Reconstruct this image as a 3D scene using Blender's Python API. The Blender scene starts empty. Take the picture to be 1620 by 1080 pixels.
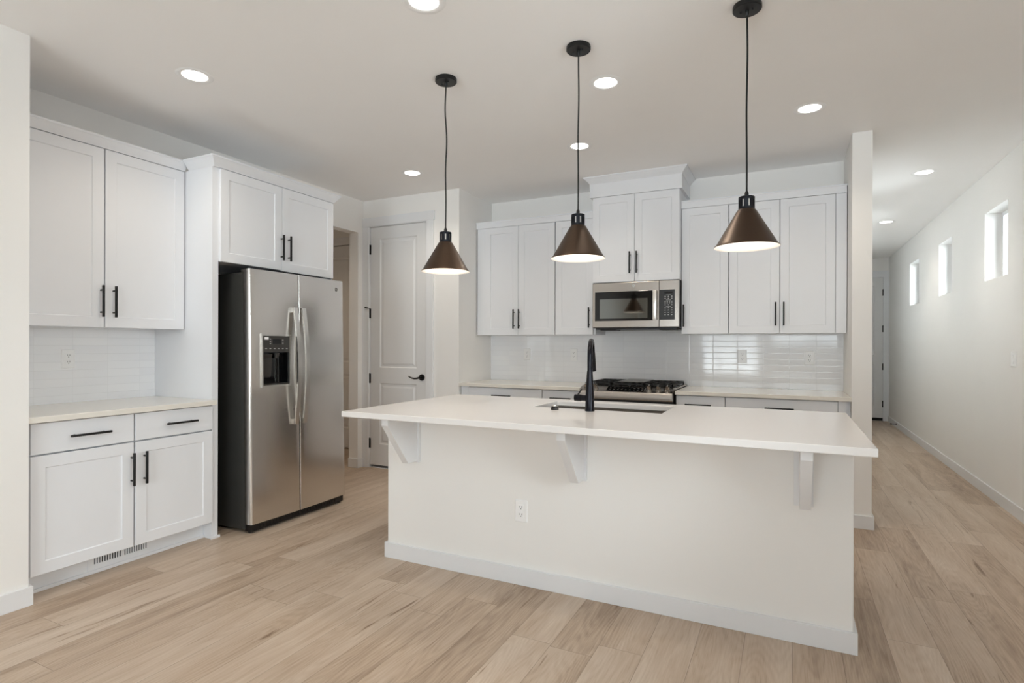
import bpy, bmesh, math, random
from mathutils import Vector, Matrix

scn = bpy.context.scene
COL = scn.collection
random.seed(7)

# ------------------------------------------------------------------ camera
F_PX = 891.04
cam_d = bpy.data.cameras.new('camera')
cam_d.sensor_fit = 'HORIZONTAL'
cam_d.sensor_width = 36.0
cam_d.lens = F_PX * 36.0 / 1620.0
cam_d.shift_y = 5.77 / 1620.0
cam_d.clip_start = 0.05
cam_d.clip_end = 100
cam = bpy.data.objects.new('camera', cam_d)
COL.objects.link(cam)
cam.matrix_world = (Matrix.Translation((0, 0, 1.2601)) @ Matrix.Rotation(math.radians(26.0732), 4, 'Z')
                    @ Matrix.Rotation(math.radians(90), 4, 'X') @ Matrix.Rotation(math.radians(0.1612), 4, 'Z'))
scn.camera = cam

# ------------------------------------------------------------------ world, exposure
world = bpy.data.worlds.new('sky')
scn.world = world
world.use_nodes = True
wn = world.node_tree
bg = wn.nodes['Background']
bg.inputs['Color'].default_value = (0.88, 0.945, 1.0, 1)
# sky strength shaped by direction to light the room, stronger towards +X
SKY_REAR, SKY_SIDE, REAR_GLOW = 7.4, 26.0, 13.5
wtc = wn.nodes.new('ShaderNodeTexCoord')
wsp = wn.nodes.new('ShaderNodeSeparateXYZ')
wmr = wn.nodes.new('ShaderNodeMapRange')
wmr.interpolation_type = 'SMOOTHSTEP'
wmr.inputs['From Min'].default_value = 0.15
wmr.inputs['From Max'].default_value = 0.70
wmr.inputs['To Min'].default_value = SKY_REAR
wmr.inputs['To Max'].default_value = SKY_SIDE
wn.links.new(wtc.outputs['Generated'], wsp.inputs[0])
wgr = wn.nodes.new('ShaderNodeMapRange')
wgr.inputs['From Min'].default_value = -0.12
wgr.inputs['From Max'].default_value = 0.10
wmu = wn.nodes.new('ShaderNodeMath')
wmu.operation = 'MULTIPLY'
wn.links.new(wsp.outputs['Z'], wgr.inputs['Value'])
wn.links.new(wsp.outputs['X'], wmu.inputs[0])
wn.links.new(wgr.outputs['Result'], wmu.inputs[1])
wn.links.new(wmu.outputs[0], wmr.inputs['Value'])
# glow added below the rear horizon to brighten the ceiling
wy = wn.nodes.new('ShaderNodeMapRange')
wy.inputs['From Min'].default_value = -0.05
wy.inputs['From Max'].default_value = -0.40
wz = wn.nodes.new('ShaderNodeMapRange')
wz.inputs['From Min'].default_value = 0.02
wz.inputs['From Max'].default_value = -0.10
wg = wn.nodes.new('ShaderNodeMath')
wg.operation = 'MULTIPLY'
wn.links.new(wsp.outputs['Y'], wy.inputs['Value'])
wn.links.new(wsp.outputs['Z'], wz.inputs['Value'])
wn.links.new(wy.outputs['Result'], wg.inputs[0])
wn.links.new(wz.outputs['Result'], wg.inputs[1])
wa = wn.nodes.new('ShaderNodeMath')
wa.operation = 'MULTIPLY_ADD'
wa.inputs[1].default_value = REAR_GLOW
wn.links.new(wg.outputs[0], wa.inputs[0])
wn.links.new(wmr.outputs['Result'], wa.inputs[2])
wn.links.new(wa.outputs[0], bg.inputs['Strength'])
scn.view_settings.view_transform = 'Standard'
scn.view_settings.look = 'None'
scn.view_settings.gamma = 1.0
scn.view_settings.use_curve_mapping = False
scn.view_settings.exposure = 0.04
scn.cycles.max_bounces = 14
scn.cycles.diffuse_bounces = 8
scn.cycles.glossy_bounces = 5
scn.cycles.transparent_max_bounces = 12
scn.cycles.sample_clamp_indirect = 8.0
scn.cycles.caustics_reflective = False
scn.cycles.caustics_refractive = False
scn.cycles.use_denoising = True


def portal(name, loc, rot, sx, sy):
    """guides the sky's light through a window opening"""
    l = bpy.data.lights.new(name, 'AREA')
    l.shape = 'RECTANGLE'
    l.size = sx
    l.size_y = sy
    l.cycles.is_portal = True
    o = bpy.data.objects.new(name, l)
    COL.objects.link(o)
    o.location = loc
    o.rotation_euler = rot
    return o


R90 = math.pi / 2
CAN_POWER = 16.0
HALL_CAN_POWER = 13.0
PENDANT_POWER = 0.8
WARM = (1.0, 0.90, 0.76)

# rear wall (faces +Y) and right wall windows (face -X)
REAR_Y = -4.2
REAR_HOLES = [(-1.98, -0.60, 0.12, 2.2), (-0.40, 1.48, 1.25, 2.62)]  # second opening is made up to let in more light
RIGHT_HOLES = [(0.78, 1.44, 0.95, 2.15), (5.58, 6.153, 1.82, 2.40), (7.235, 7.795, 1.82, 2.40), (8.857, 9.46, 1.82, 2.40)]
for a, b, c, d in REAR_HOLES:
    portal('window_portal', ((a + b) / 2, REAR_Y - 0.12, (c + d) / 2), (R90, 0, 0), b - a, d - c)
for a, b, c, d in RIGHT_HOLES:
    portal('window_portal', (1.70, (a + b) / 2, (c + d) / 2), (R90, 0, R90), b - a, d - c)


# ------------------------------------------------------------------ materials
def lin(c):
    return tuple(((x / 255 + 0.055) / 1.055) ** 2.4 if x / 255 > 0.04045 else x / 255 / 12.92 for x in c)


def pm(name, rgb, rough=0.5, metal=0.0, var=0.02, scale=14.0, bump=0.0, bscale=160.0, coat=0.0, spec=0.5, stretch=None, rvar=0.0):
    """painted / plain surface: base colour with a little procedural mottling and micro bump"""
    m = bpy.data.materials.new(name)
    m.use_nodes = True
    nt = m.node_tree
    b = nt.nodes['Principled BSDF']
    c = lin(rgb)
    b.inputs['Roughness'].default_value = rough
    b.inputs['Metallic'].default_value = metal
    b.inputs['Specular IOR Level'].default_value = spec
    b.inputs['Coat Weight'].default_value = coat
    tc = nt.nodes.new('ShaderNodeTexCoord')
    mp = nt.nodes.new('ShaderNodeMapping')
    nt.links.new(tc.outputs['Object'], mp.inputs['Vector'])
    if stretch:
        mp.inputs['Scale'].default_value = stretch
    nz = nt.nodes.new('ShaderNodeTexNoise')
    nz.inputs['Scale'].default_value = scale
    nz.inputs['Detail'].default_value = 4
    nt.links.new(mp.outputs['Vector'], nz.inputs['Vector'])
    mx = nt.nodes.new('ShaderNodeMix')
    mx.data_type = 'RGBA'
    mx.inputs['A'].default_value = (*[max(0, x * (1 - var)) for x in c], 1)
    mx.inputs['B'].default_value = (*[min(1, x * (1 + var)) for x in c], 1)
    nt.links.new(nz.outputs['Fac'], mx.inputs['Factor'])
    nt.links.new(mx.outputs['Result'], b.inputs['Base Color'])
    if rvar:
        mr = nt.nodes.new('ShaderNodeMapRange')
        mr.inputs['To Min'].default_value = rough - rvar
        mr.inputs['To Max'].default_value = rough + rvar
        nt.links.new(nz.outputs['Fac'], mr.inputs['Value'])
        nt.links.new(mr.outputs['Result'], b.inputs['Roughness'])
    if bump:
        n2 = nt.nodes.new('ShaderNodeTexNoise')
        n2.inputs['Scale'].default_value = bscale
        n2.inputs['Detail'].default_value = 3
        nt.links.new(mp.outputs['Vector'], n2.inputs['Vector'])
        bp = nt.nodes.new('ShaderNodeBump')
        bp.inputs['Strength'].default_value = bump
        bp.inputs['Distance'].default_value = 0.002
        nt.links.new(n2.outputs['Fac'], bp.inputs['Height'])
        nt.links.new(bp.outputs['Normal'], b.inputs['Normal'])
    return m


def emit(name, rgb, strength):
    m = bpy.data.materials.new(name)
    m.use_nodes = True
    nt = m.node_tree
    nt.nodes.remove(nt.nodes['Principled BSDF'])
    e = nt.nodes.new('ShaderNodeEmission')
    e.inputs['Color'].default_value = (*rgb, 1)
    e.inputs['Strength'].default_value = strength
    nt.links.new(e.outputs['Emission'], nt.nodes['Material Output'].inputs['Surface'])
    return m


def glass_mat():
    m = bpy.data.materials.new('window_glass')
    m.use_nodes = True
    nt = m.node_tree
    nt.nodes.remove(nt.nodes['Principled BSDF'])
    t = nt.nodes.new('ShaderNodeBsdfTransparent')
    t.inputs['Color'].default_value = (0.97, 0.985, 0.98, 1)
    g = nt.nodes.new('ShaderNodeBsdfGlossy')
    g.inputs['Roughness'].default_value = 0.02
    f = nt.nodes.new('ShaderNodeFresnel')
    f.inputs['IOR'].default_value = 1.45
    mx = nt.nodes.new('ShaderNodeMixShader')
    nt.links.new(f.outputs['Fac'], mx.inputs[0])
    nt.links.new(t.outputs[0], mx.inputs[1])
    nt.links.new(g.outputs[0], mx.inputs[2])
    nt.links.new(mx.outputs[0], nt.nodes['Material Output'].inputs['Surface'])
    return m


def floor_mat():
    m = bpy.data.materials.new('oak_plank_floor')
    m.use_nodes = True
    nt = m.node_tree
    N, L = nt.nodes, nt.links
    b = N['Principled BSDF']
    tc = N.new('ShaderNodeTexCoord')
    sp = N.new('ShaderNodeSeparateXYZ')
    L.new(tc.outputs['Object'], sp.inputs[0])

    def M(op, a, bb=None, c=None):
        n = N.new('ShaderNodeMath')
        n.operation = op
        for i, v in enumerate((a, bb, c)):
            if v is None:
                continue
            if isinstance(v, (int, float)):
                n.inputs[i].default_value = v
            else:
                L.new(v, n.inputs[i])
        return n.outputs[0]

    PW, PL = 0.1825, 1.22
    xs = M('DIVIDE', M('SUBTRACT', sp.outputs['X'], 0.385), PW)
    row = M('FLOOR', xs)
    fx = M('FRACT', xs)
    wn1 = N.new('ShaderNodeTexWhiteNoise')
    wn1.noise_dimensions = '1D'
    L.new(row, wn1.inputs['W'])
    ys = M('DIVIDE', M('ADD', sp.outputs['Y'], M('MULTIPLY', wn1.outputs['Value'], 9.7)), PL)
    pid = M('FLOOR', ys)
    fy = M('FRACT', ys)
    cb = N.new('ShaderNodeCombineXYZ')
    L.new(row, cb.inputs[0])
    L.new(pid, cb.inputs[1])
    wn2 = N.new('ShaderNodeTexWhiteNoise')
    wn2.noise_dimensions = '3D'
    L.new(cb.outputs[0], wn2.inputs['Vector'])
    rnd = wn2.outputs['Value']
    # seams
    sx = M('GREATER_THAN', M('ABSOLUTE', M('SUBTRACT', fx, 0.5)), 0.5 - 0.0011 / PW)
    sy = M('GREATER_THAN', M('ABSOLUTE', M('SUBTRACT', fy, 0.5)), 0.5 - 0.0011 / PL)
    seam = M('MAXIMUM', sx, sy)

    def gvec(ax, ay, k):
        c = N.new('ShaderNodeCombineXYZ')
        L.new(M('ADD', M('MULTIPLY', sp.outputs['X'], ax), M('MULTIPLY', rnd, 37.0 * k)), c.inputs[0])
        L.new(M('ADD', M('MULTIPLY', sp.outputs['Y'], ay), M('MULTIPLY', rnd, 91.0)), c.inputs[1])
        L.new(M('MULTIPLY', rnd, 13.0), c.inputs[2])
        return c.outputs[0]

    fine = N.new('ShaderNodeTexNoise')
    fine.inputs['Scale'].default_value = 1.0
    fine.inputs['Detail'].default_value = 7
    fine.inputs['Roughness'].default_value = 0.62
    fine.inputs['Distortion'].default_value = 0.35
    L.new(gvec(150, 7.0, 1), fine.inputs['Vector'])
    broad = N.new('ShaderNodeTexNoise')
    broad.inputs['Scale'].default_value = 1.0
    broad.inputs['Detail'].default_value = 3
    broad.inputs['Distortion'].default_value = 0.8
    L.new(gvec(9, 0.9, 2), broad.inputs['Vector'])
    # cathedral figure: rings of a stretched noise field
    fig = N.new('ShaderNodeTexNoise')
    fig.inputs['Scale'].default_value = 1.0
    fig.inputs['Detail'].default_value = 1.5
    L.new(gvec(5.5, 0.75, 3), fig.inputs['Vector'])
    rings = M('MULTIPLY', M('ADD', M('SINE', M('MULTIPLY', fig.outputs['Fac'], 170.0)), 1.0), 0.5)
    # thin dark cracks / knots
    crk = N.new('ShaderNodeTexNoise')
    crk.inputs['Scale'].default_value = 1.0
    crk.inputs['Detail'].default_value = 5
    crk.inputs['Distortion'].default_value = 1.2
    L.new(gvec(20, 1.6, 4), crk.inputs['Vector'])
    crack = M('MULTIPLY', M('MAXIMUM', M('SUBTRACT', crk.outputs['Fac'], 0.66), 0.0), 4.0)
    t = M('ADD', M('MULTIPLY', fine.outputs['Fac'], 0.42), M('MULTIPLY', broad.outputs['Fac'], 0.54))
    t = M('ADD', t, M('MULTIPLY', rings, 0.065))
    t = M('ADD', t, M('MULTIPLY', M('SUBTRACT', rnd, 0.5), 0.20))
    t = M('SUBTRACT', t, crack)
    cr = N.new('ShaderNodeValToRGB')
    e = cr.color_ramp.elements
    e[0].position = 0.18
    e[0].color = (*lin(FLOOR_DARK), 1)
    e[1].position = 0.80
    e[1].color = (*lin(FLOOR_LIGHT), 1)
    k = e.new(0.48)
    k.color = (*lin(FLOOR_MID), 1)
    L.new(t, cr.inputs['Fac'])
    mx = N.new('ShaderNodeMix')
    mx.data_type = 'RGBA'
    L.new(M('MULTIPLY', seam, 0.55), mx.inputs['Factor'])
    L.new(cr.outputs['Color'], mx.inputs['A'])
    mx.inputs['B'].default_value = (*lin((92, 74, 58)), 1)
    L.new(mx.outputs['Result'], b.inputs['Base Color'])
    b.inputs['Roughness'].default_value = 0.42
    b.inputs['Specular IOR Level'].default_value = 0.4
    bp = N.new('ShaderNodeBump')
    bp.inputs['Strength'].default_value = 0.25
    bp.inputs['Distance'].default_value = 0.001
    L.new(M('SUBTRACT', fine.outputs['Fac'], M('MULTIPLY', seam, 1.5)), bp.inputs['Height'])
    L.new(bp.outputs['Normal'], b.inputs['Normal'])
    return m


def tile_mat(name, axis, off_u, off_v):
    """stacked white glazed 8x2 inch tiles with fine grout lines; axis = the horizontal object axis"""
    m = bpy.data.materials.new(name)
    m.use_nodes = True
    nt = m.node_tree
    N, L = nt.nodes, nt.links
    b = N['Principled BSDF']
    tc = N.new('ShaderNodeTexCoord')
    sp = N.new('ShaderNodeSeparateXYZ')
    L.new(tc.outputs['Object'], sp.inputs[0])

    def M(op, a, bb=None):
        n = N.new('ShaderNodeMath')
        n.operation = op
        for i, v in enumerate((a, bb)):
            if v is None:
                continue
            if isinstance(v, (int, float)):
                n.inputs[i].default_value = v
            else:
                L.new(v, n.inputs[i])
        return n.outputs[0]

    us = M('DIVIDE', M('SUBTRACT', sp.outputs[axis], off_u), 0.1995)
    vs = M('DIVIDE', M('SUBTRACT', sp.outputs['Z'], off_v), 0.0503)
    du = M('MULTIPLY', M('SUBTRACT', 0.5, M('ABSOLUTE', M('SUBTRACT', M('FRACT', us), 0.5))), 0.1995)
    dv = M('MULTIPLY', M('SUBTRACT', 0.5, M('ABSOLUTE', M('SUBTRACT', M('FRACT', vs), 0.5))), 0.0503)
    d = M('MINIMUM', du, dv)
    grout = M('LESS_THAN', d, 0.0012)
    cb = N.new('ShaderNodeCombineXYZ')
    L.new(M('FLOOR', us), cb.inputs[0])
    L.new(M('FLOOR', vs), cb.inputs[1])
    wn2 = N.new('ShaderNodeTexWhiteNoise')
    wn2.noise_dimensions = '3D'
    L.new(cb.outputs[0], wn2.inputs['Vector'])
    mx0 = N.new('ShaderNodeMix')
    mx0.data_type = 'RGBA'
    mx0.inputs['A'].default_value = (*lin((239, 240, 243)), 1)
    mx0.inputs['B'].default_value = (*lin((243, 244, 246)), 1)
    L.new(wn2.outputs['Value'], mx0.inputs['Factor'])
    mx = N.new('ShaderNodeMix')
    mx.data_type = 'RGBA'
    L.new(grout, mx.inputs['Factor'])
    L.new(mx0.outputs['Result'], mx.inputs['A'])
    mx.inputs['B'].default_value = (*lin((226, 227, 229)), 1)
    L.new(mx.outputs['Result'], b.inputs['Base Color'])
    b.inputs['Specular IOR Level'].default_value = 0.5
    L.new(M('ADD', 0.07, M('MULTIPLY', grout, 0.6)), b.inputs['Roughness'])
    # pillowed edges + tiny per-tile tilt
    edge = M('MINIMUM', M('DIVIDE', d, 0.004), 1.0)
    wob = N.new('ShaderNodeTexNoise')
    wob.inputs['Scale'].default_value = 11.0
    L.new(tc.outputs['Object'], wob.inputs['Vector'])
    bp = N.new('ShaderNodeBump')
    bp.inputs['Strength'].default_value = 0.3
    bp.inputs['Distance'].default_value = 0.0009
    L.new(M('ADD', edge, M('MULTIPLY', wob.outputs['Fac'], 0.6)), bp.inputs['Height'])
    L.new(bp.outputs['Normal'], b.inputs['Normal'])
    return m


FLOOR_DARK, FLOOR_MID, FLOOR_LIGHT = (132, 108, 87), (187, 166, 145), (212, 196, 179)
M_WALL = pm('wall_paint', (238, 236.5, 234), 0.75, var=0.012, scale=3, bump=0.10, bscale=120)
M_CEIL = pm('ceiling_paint', (246, 245, 244), 0.85, var=0.012, scale=3, bump=0.12, bscale=110)
M_TRIM = pm('trim_paint', (230, 231, 233), 0.4, var=0.008)
M_CAB = pm('cabinet_paint', (231, 233, 237), 0.38, var=0.008)
M_DOOR = pm('door_paint', (226, 226, 226), 0.42, var=0.008)
M_FLOOR = floor_mat()
M_TILE_X = tile_mat('glazed_tile_back', 'X', -0.986, 0.8985)
M_TILE_Y = tile_mat('glazed_tile_left', 'Y', 1.72, 0.8985)
M_QUARTZ = pm('white_quartz', (232, 229, 227), 0.16, var=0.006, scale=60)
M_QUARTZ_W = pm('warm_white_quartz', (229, 225, 217), 0.16, var=0.006, scale=60)
M_BLACK = pm('matte_black_metal', (14, 14, 15), 0.42, metal=0.2, var=0.05)
M_HINGE = pm('hinge_black', (16, 16, 17), 0.45, metal=0.3, var=0.05)
M_STEEL = pm('brushed_stainless', (220, 217, 213), 0.20, metal=1.0, var=0.06, scale=3.0, stretch=(4, 4, 120), bump=0.012, bscale=6.0, rvar=0.03)
M_STEEL_V = pm('polished_stainless', (226, 224, 220), 0.27, metal=1.0, var=0.03, scale=6)
M_STEEL_H = pm('brushed_stainless_horizontal', (182, 175, 168), 0.24, metal=1.0, var=0.05, scale=3.0, stretch=(2, 2, 160), bump=0.006, bscale=3.0)
M_FRSIDE = pm('dark_grey_enamel', (52, 52, 50), 0.42, var=0.04, bump=0.05, bscale=300)
M_BPLAST = pm('black_plastic', (14, 14, 15), 0.35, var=0.06)
M_BGLOSS = pm('black_glass', (10, 10, 11), 0.06, var=0.04)
M_MWPANE = pm('microwave_screen_glass', (128, 130, 128), 0.04, metal=1.0, var=0.03, scale=300)
M_DKGREY = pm('charcoal_control_panel', (54, 52, 50), 0.35, var=0.05)
M_IRON = pm('cast_iron', (24, 23, 23), 0.62, var=0.12, scale=60, bump=0.1)
M_LEGEND = pm('printed_legend', (190, 190, 188), 0.5)
M_LEGEND_DIM = pm('printed_legend_grey', (92, 90, 88), 0.5)
M_KNOB = pm('knob_stainless', (176, 172, 166), 0.16, metal=1.0, var=0.04)
M_BRONZE = pm('brushed_bronze', (80, 65, 54), 0.40, metal=0.9, var=0.10, scale=4.0, stretch=(6, 6, 60), rvar=0.06)
M_SHADEIN = pm('white_enamel', (244, 240, 234), 0.5)
M_SOCKET = pm('socket_black', (26, 28, 34), 0.30, metal=0.6, var=0.06)
M_FAUCET = pm('oil_rubbed_black', (28, 28, 33), 0.24, metal=0.75, var=0.06)
M_PLATE = pm('white_plastic', (244, 244, 244), 0.3)
M_SLOT = pm('slot_dark', (40, 38, 36), 0.6)
M_VINYL = pm('white_vinyl_frame', (240, 241, 242), 0.35)
M_GLASS = glass_mat()
M_LED = emit('led_diffuser', (1.0, 0.93, 0.84), 11.0)
M_BULB = emit('frosted_bulb', (1.0, 0.90, 0.80), 40.0)
M_BASIN = pm('sink_stainless', (140, 131, 122), 0.28, metal=1.0, var=0.05)
M_LCD = pm('lcd_dark', (20, 22, 24), 0.15)
M_SLOT_SHADE = pm('grey_slot_shade', (120, 122, 126), 0.6)  # grey painted as shade in the vent slots
M_GRID = pm('vent_shadow', (18, 18, 18), 0.8)
M_RUBBER_SHADE = pm('rubber_shade_black', (12, 12, 12), 0.7)  # black rubber, also the painted shade between the refrigerator doors


# ------------------------------------------------------------------ mesh helpers
def BM():
    return bmesh.new()


def box(bm, x0, x1, y0, y1, z0, z1, bev=0.0):
    t = bmesh.new() if bev else bm
    v = [t.verts.new((x, y, z)) for x in (x0, x1) for y in (y0, y1) for z in (z0, z1)]
    for f in ((0, 1, 3, 2), (4, 6, 7, 5), (0, 4, 5, 1), (2, 3, 7, 6), (0, 2, 6, 4), (1, 5, 7, 3)):
        t.faces.new([v[i] for i in f])
    if bev:
        bmesh.ops.bevel(t, geom=list(t.edges), offset=bev, segments=2, affect='EDGES', profile=0.5)
        merge(bm, t)
    return bm


def merge(bm, t):
    me = bpy.data.meshes.new('tmp')
    t.to_mesh(me)
    t.free()
    bm.from_mesh(me)
    bpy.data.meshes.remove(me)


def cyl(bm, p0, p1, r0, r1=None, seg=20, caps=True):
    """tapered cylinder between two points"""
    r1 = r0 if r1 is None else r1
    p0, p1 = Vector(p0), Vector(p1)
    d = (p1 - p0).normalized()
    a = d.orthogonal().normalized()
    b = d.cross(a)
    rings = []
    for p, r in ((p0, r0), (p1, r1)):
        rings.append([bm.verts.new(p + (a * math.cos(2 * math.pi * i / seg) + b * math.sin(2 * math.pi * i / seg)) * r) for i in range(seg)])
    for i in range(seg):
        j = (i + 1) % seg
        bm.faces.new((rings[0][i], rings[0][j], rings[1][j], rings[1][i]))
    if caps:
        bm.faces.new(rings[0][::-1])
        bm.faces.new(rings[1])
    return bm


def lathe(bm, prof, c=(0, 0, 0), seg=48, cap0=False, cap1=False):
    """profile [(radius, z)] spun about the vertical axis through c"""
    rings = []
    for r, z in prof:
        rings.append([bm.verts.new((c[0] + r * math.cos(2 * math.pi * i / seg), c[1] + r * math.sin(2 * math.pi * i / seg), c[2] + z)) for i in range(seg)])
    for k in range(len(rings) - 1):
        for i in range(seg):
            j = (i + 1) % seg
            bm.faces.new((rings[k][i], rings[k][j], rings[k + 1][j], rings[k + 1][i]))
    if cap0:
        bm.faces.new(rings[0][::-1])
    if cap1:
        bm.faces.new(rings[-1])
    return bm


def tube(bm, pts, r, seg=12, caps=True):
    """tube along a polyline; r is one radius or a list"""
    pts = [Vector(p) for p in pts]
    rs = r if isinstance(r, (list, tuple)) else [r] * len(pts)
    ref = None
    rings = []
    for i, p in enumerate(pts):
        d = ((pts[min(i + 1, len(pts) - 1)] - pts[max(i - 1, 0)])).normalized()
        if ref is None:
            ref = d.orthogonal().normalized()
        a = (ref - d * ref.dot(d)).normalized()
        ref = a
        b = d.cross(a)
        rings.append([bm.verts.new(p + (a * math.cos(2 * math.pi * k / seg) + b * math.sin(2 * math.pi * k / seg)) * rs[i]) for k in range(seg)])
    for i in range(len(rings) - 1):
        for k in range(seg):
            j = (k + 1) % seg
            bm.faces.new((rings[i][k], rings[i][j], rings[i + 1][j], rings[i + 1][k]))
    if caps:
        bm.faces.new(rings[0][::-1])
        bm.faces.new(rings[-1])
    return bm


def prism(bm, poly, mapf, h0, h1):
    """extrude polygon [(a,b)] from h0 to h1; mapf(a,b,h) -> xyz"""
    n = len(poly)
    A = [bm.verts.new(mapf(a, b, h0)) for a, b in poly]
    B = [bm.verts.new(mapf(a, b, h1)) for a, b in poly]
    for i in range(n):
        j = (i + 1) % n
        bm.faces.new((A[i], A[j], B[j], B[i]))
    bm.faces.new(A[::-1])
    bm.faces.new(B)
    return bm


def obj(name, bm, mat, parent=None, smooth=None):
    bmesh.ops.recalc_face_normals(bm, faces=bm.faces)
    me = bpy.data.meshes.new(name)
    bm.to_mesh(me)
    bm.free()
    me.materials.append(mat)
    if smooth is not None:
        for p in me.polygons:
            p.use_smooth = True
        me.set_sharp_from_angle(angle=math.radians(smooth))
    o = bpy.data.objects.new(name, me)
    COL.objects.link(o)
    if parent:
        o.parent = parent
        o.matrix_parent_inverse = world_of(parent).inverted()
    return o


def world_of(o):
    m = o.matrix_basis.copy()
    if o.parent:
        m = world_of(o.parent) @ o.matrix_parent_inverse @ m
    return m


def tag(o, label, cat, group=None, kind=None):
    o['label'] = label
    o['category'] = cat
    if group:
        o['group'] = group
    if kind:
        o['kind'] = kind
    return o


def thing(name, label, cat, loc=(0, 0, 0), group=None, kind=None):
    o = bpy.data.objects.new(name, None)
    o.empty_display_size = 0.05
    COL.objects.link(o)
    o.location = loc
    return tag(o, label, cat, group, kind)


def struct(name, bm, mat, label, cat, parent=None):
    o = obj(name, bm, mat, parent)
    return tag(o, label, cat, kind='structure')


def copy_tree(o, parent=None, keep=None):
    c = o.copy()
    COL.objects.link(c)
    if parent:
        c.parent = parent
    for ch in list(o.children):
        copy_tree(ch, c)
    return c


def wall_holes(bm, ax, p0, p1, u0, u1, z0, z1, holes):
    """wall slab normal to axis ax from p0 to p1, spanning u and z, with rectangular holes"""
    us = sorted({u0, u1, *[h[0] for h in holes], *[h[1] for h in holes]})
    zs = sorted({z0, z1, *[h[2] for h in holes], *[h[3] for h in holes]})
    P = (lambda u, z, p: (p, u, z)) if ax == 'X' else (lambda u, z, p: (u, p, z))
    vs = {}

    def V(u, z, p):
        k = (u, z, p)
        if k not in vs:
            vs[k] = bm.verts.new(P(u, z, p))
        return vs[k]

    solid = {}
    for i in range(len(us) - 1):
        for j in range(len(zs) - 1):
            cu, cz = (us[i] + us[i + 1]) / 2, (zs[j] + zs[j + 1]) / 2
            solid[i, j] = not any(h[0] < cu < h[1] and h[2] < cz < h[3] for h in holes)
    for (i, j), s in solid.items():
        if not s:
            continue
        a, b, c, d = us[i], us[i + 1], zs[j], zs[j + 1]
        for p in (p0, p1):
            bm.faces.new((V(a, c, p), V(b, c, p), V(b, d, p), V(a, d, p)))
        for di, dj, e in ((-1, 0, ((a, c), (a, d))), (1, 0, ((b, c), (b, d))), (0, -1, ((a, c), (b, c))), (0, 1, ((a, d), (b, d)))):
            if not solid.get((i + di, j + dj), False):
                (ua, za), (ub, zb) = e
                bm.faces.new((V(ua, za, p0), V(ub, zb, p0), V(ub, zb, p1), V(ua, za, p1)))
    return bm


class Frame:
    """u along the run, v up, w out of the cabinet front. L faces +X, B faces -Y"""

    def __init__(self, kind, base):
        self.k, self.b = kind, base

    def P(self, u, v, w):
        return (self.b + w, u, v) if self.k == 'L' else (u, self.b - w, v)

    def box(self, bm, u0, u1, v0, v1, w0, w1, bev=0.0):
        if self.k == 'L':
            return box(bm, self.b + w0, self.b + w1, u0, u1, v0, v1, bev)
        return box(bm, u0, u1, self.b - w1, self.b - w0, v0, v1, bev)

    def loops(self, bm, u0, u1, v0, v1, prof):
        """stack of rectangular loops [(inset, w)] closed at both ends"""
        rs = []
        for ins, w in prof:
            iu, iv = ins if isinstance(ins, tuple) else (ins, ins)
            rs.append([bm.verts.new(self.P(u, v, w)) for u, v in ((u0 + iu, v0 + iv), (u1 - iu, v0 + iv), (u1 - iu, v1 - iv), (u0 + iu, v1 - iv))])
        for k in range(len(rs) - 1):
            for i in range(4):
                j = (i + 1) % 4
                bm.faces.new((rs[k][i], rs[k][j], rs[k + 1][j], rs[k + 1][i]))
        bm.faces.new(rs[0][::-1])
        bm.faces.new(rs[-1])
        return bm

    def shaker(self, u0, u1, v0, v1, sw=0.061):
        bm = BM()
        self.loops(bm, u0, u1, v0, v1, [(0, 0.001), (0, 0.0185), (0.0015, 0.020), (sw, 0.020), (sw + 0.004, 0.0135), (sw + 0.0042, 0.0134)])
        return bm

    def slab(self, u0, u1, v0, v1):
        bm = BM()
        self.loops(bm, u0, u1, v0, v1, [(0, 0.001), (0, 0.0185), (0.0015, 0.020)])
        return bm

    def pull(self, uc, vc, ln, vertical, w=0.020):
        """black bar pull with two posts"""
        bm = BM()
        h = ln / 2
        for s in (-1, 1):
            q = s * (h - 0.028)
            p = (uc, vc + q) if vertical else (uc + q, vc)
            cyl(bm, self.P(p[0], p[1], w - 0.001), self.P(p[0], p[1], w + 0.028), 0.0048, seg=10)
        if vertical:
            self.box(bm, uc - 0.0058, uc + 0.0058, vc - h, vc + h, w + 0.024, w + 0.036, 0.0022)
        else:
            self.box(bm, uc - h, uc + h, vc - 0.0058, vc + 0.0058, w + 0.024, w + 0.036, 0.0022)
        return bm

    def crown(self, bm, u0, u1, w_back, w_front, prof, left=True, right=True, left_back=None):
        """mitred moulding round the front and the exposed ends; prof [(offset, z)]"""
        lb = w_back if left_back is None else left_back
        rows = []
        for off, z in prof:
            a = u0 - (off if left else 0)
            b = u1 + (off if right else 0)
            f = w_front + off
            rows.append([bm.verts.new(self.P(u, z, w)) for u, w in ((a, lb), (a, f), (b, f), (b, w_back))])
        n = len(rows)
        for k in range(n - 1):
            for i in range(4):
                j = (i + 1) % 4
                bm.faces.new((rows[k][i], rows[k][j], rows[k + 1][j], rows[k + 1][i]))
        bm.faces.new(rows[0][::-1])
        bm.faces.new(rows[-1])
        return bm


H = 2.743
KT, KB = 0.902, 0.872          # worktop top / underside
XW = -3.951                    # left wall
YD = 4.565                     # pantry wall
YB = 5.221                     # back wall
XD = -2.795                    # pantry return
XP, XP2 = 0.4015, 0.5218       # partition
XR = 1.525                     # right wall
YE = 11.27                     # hall end

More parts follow.
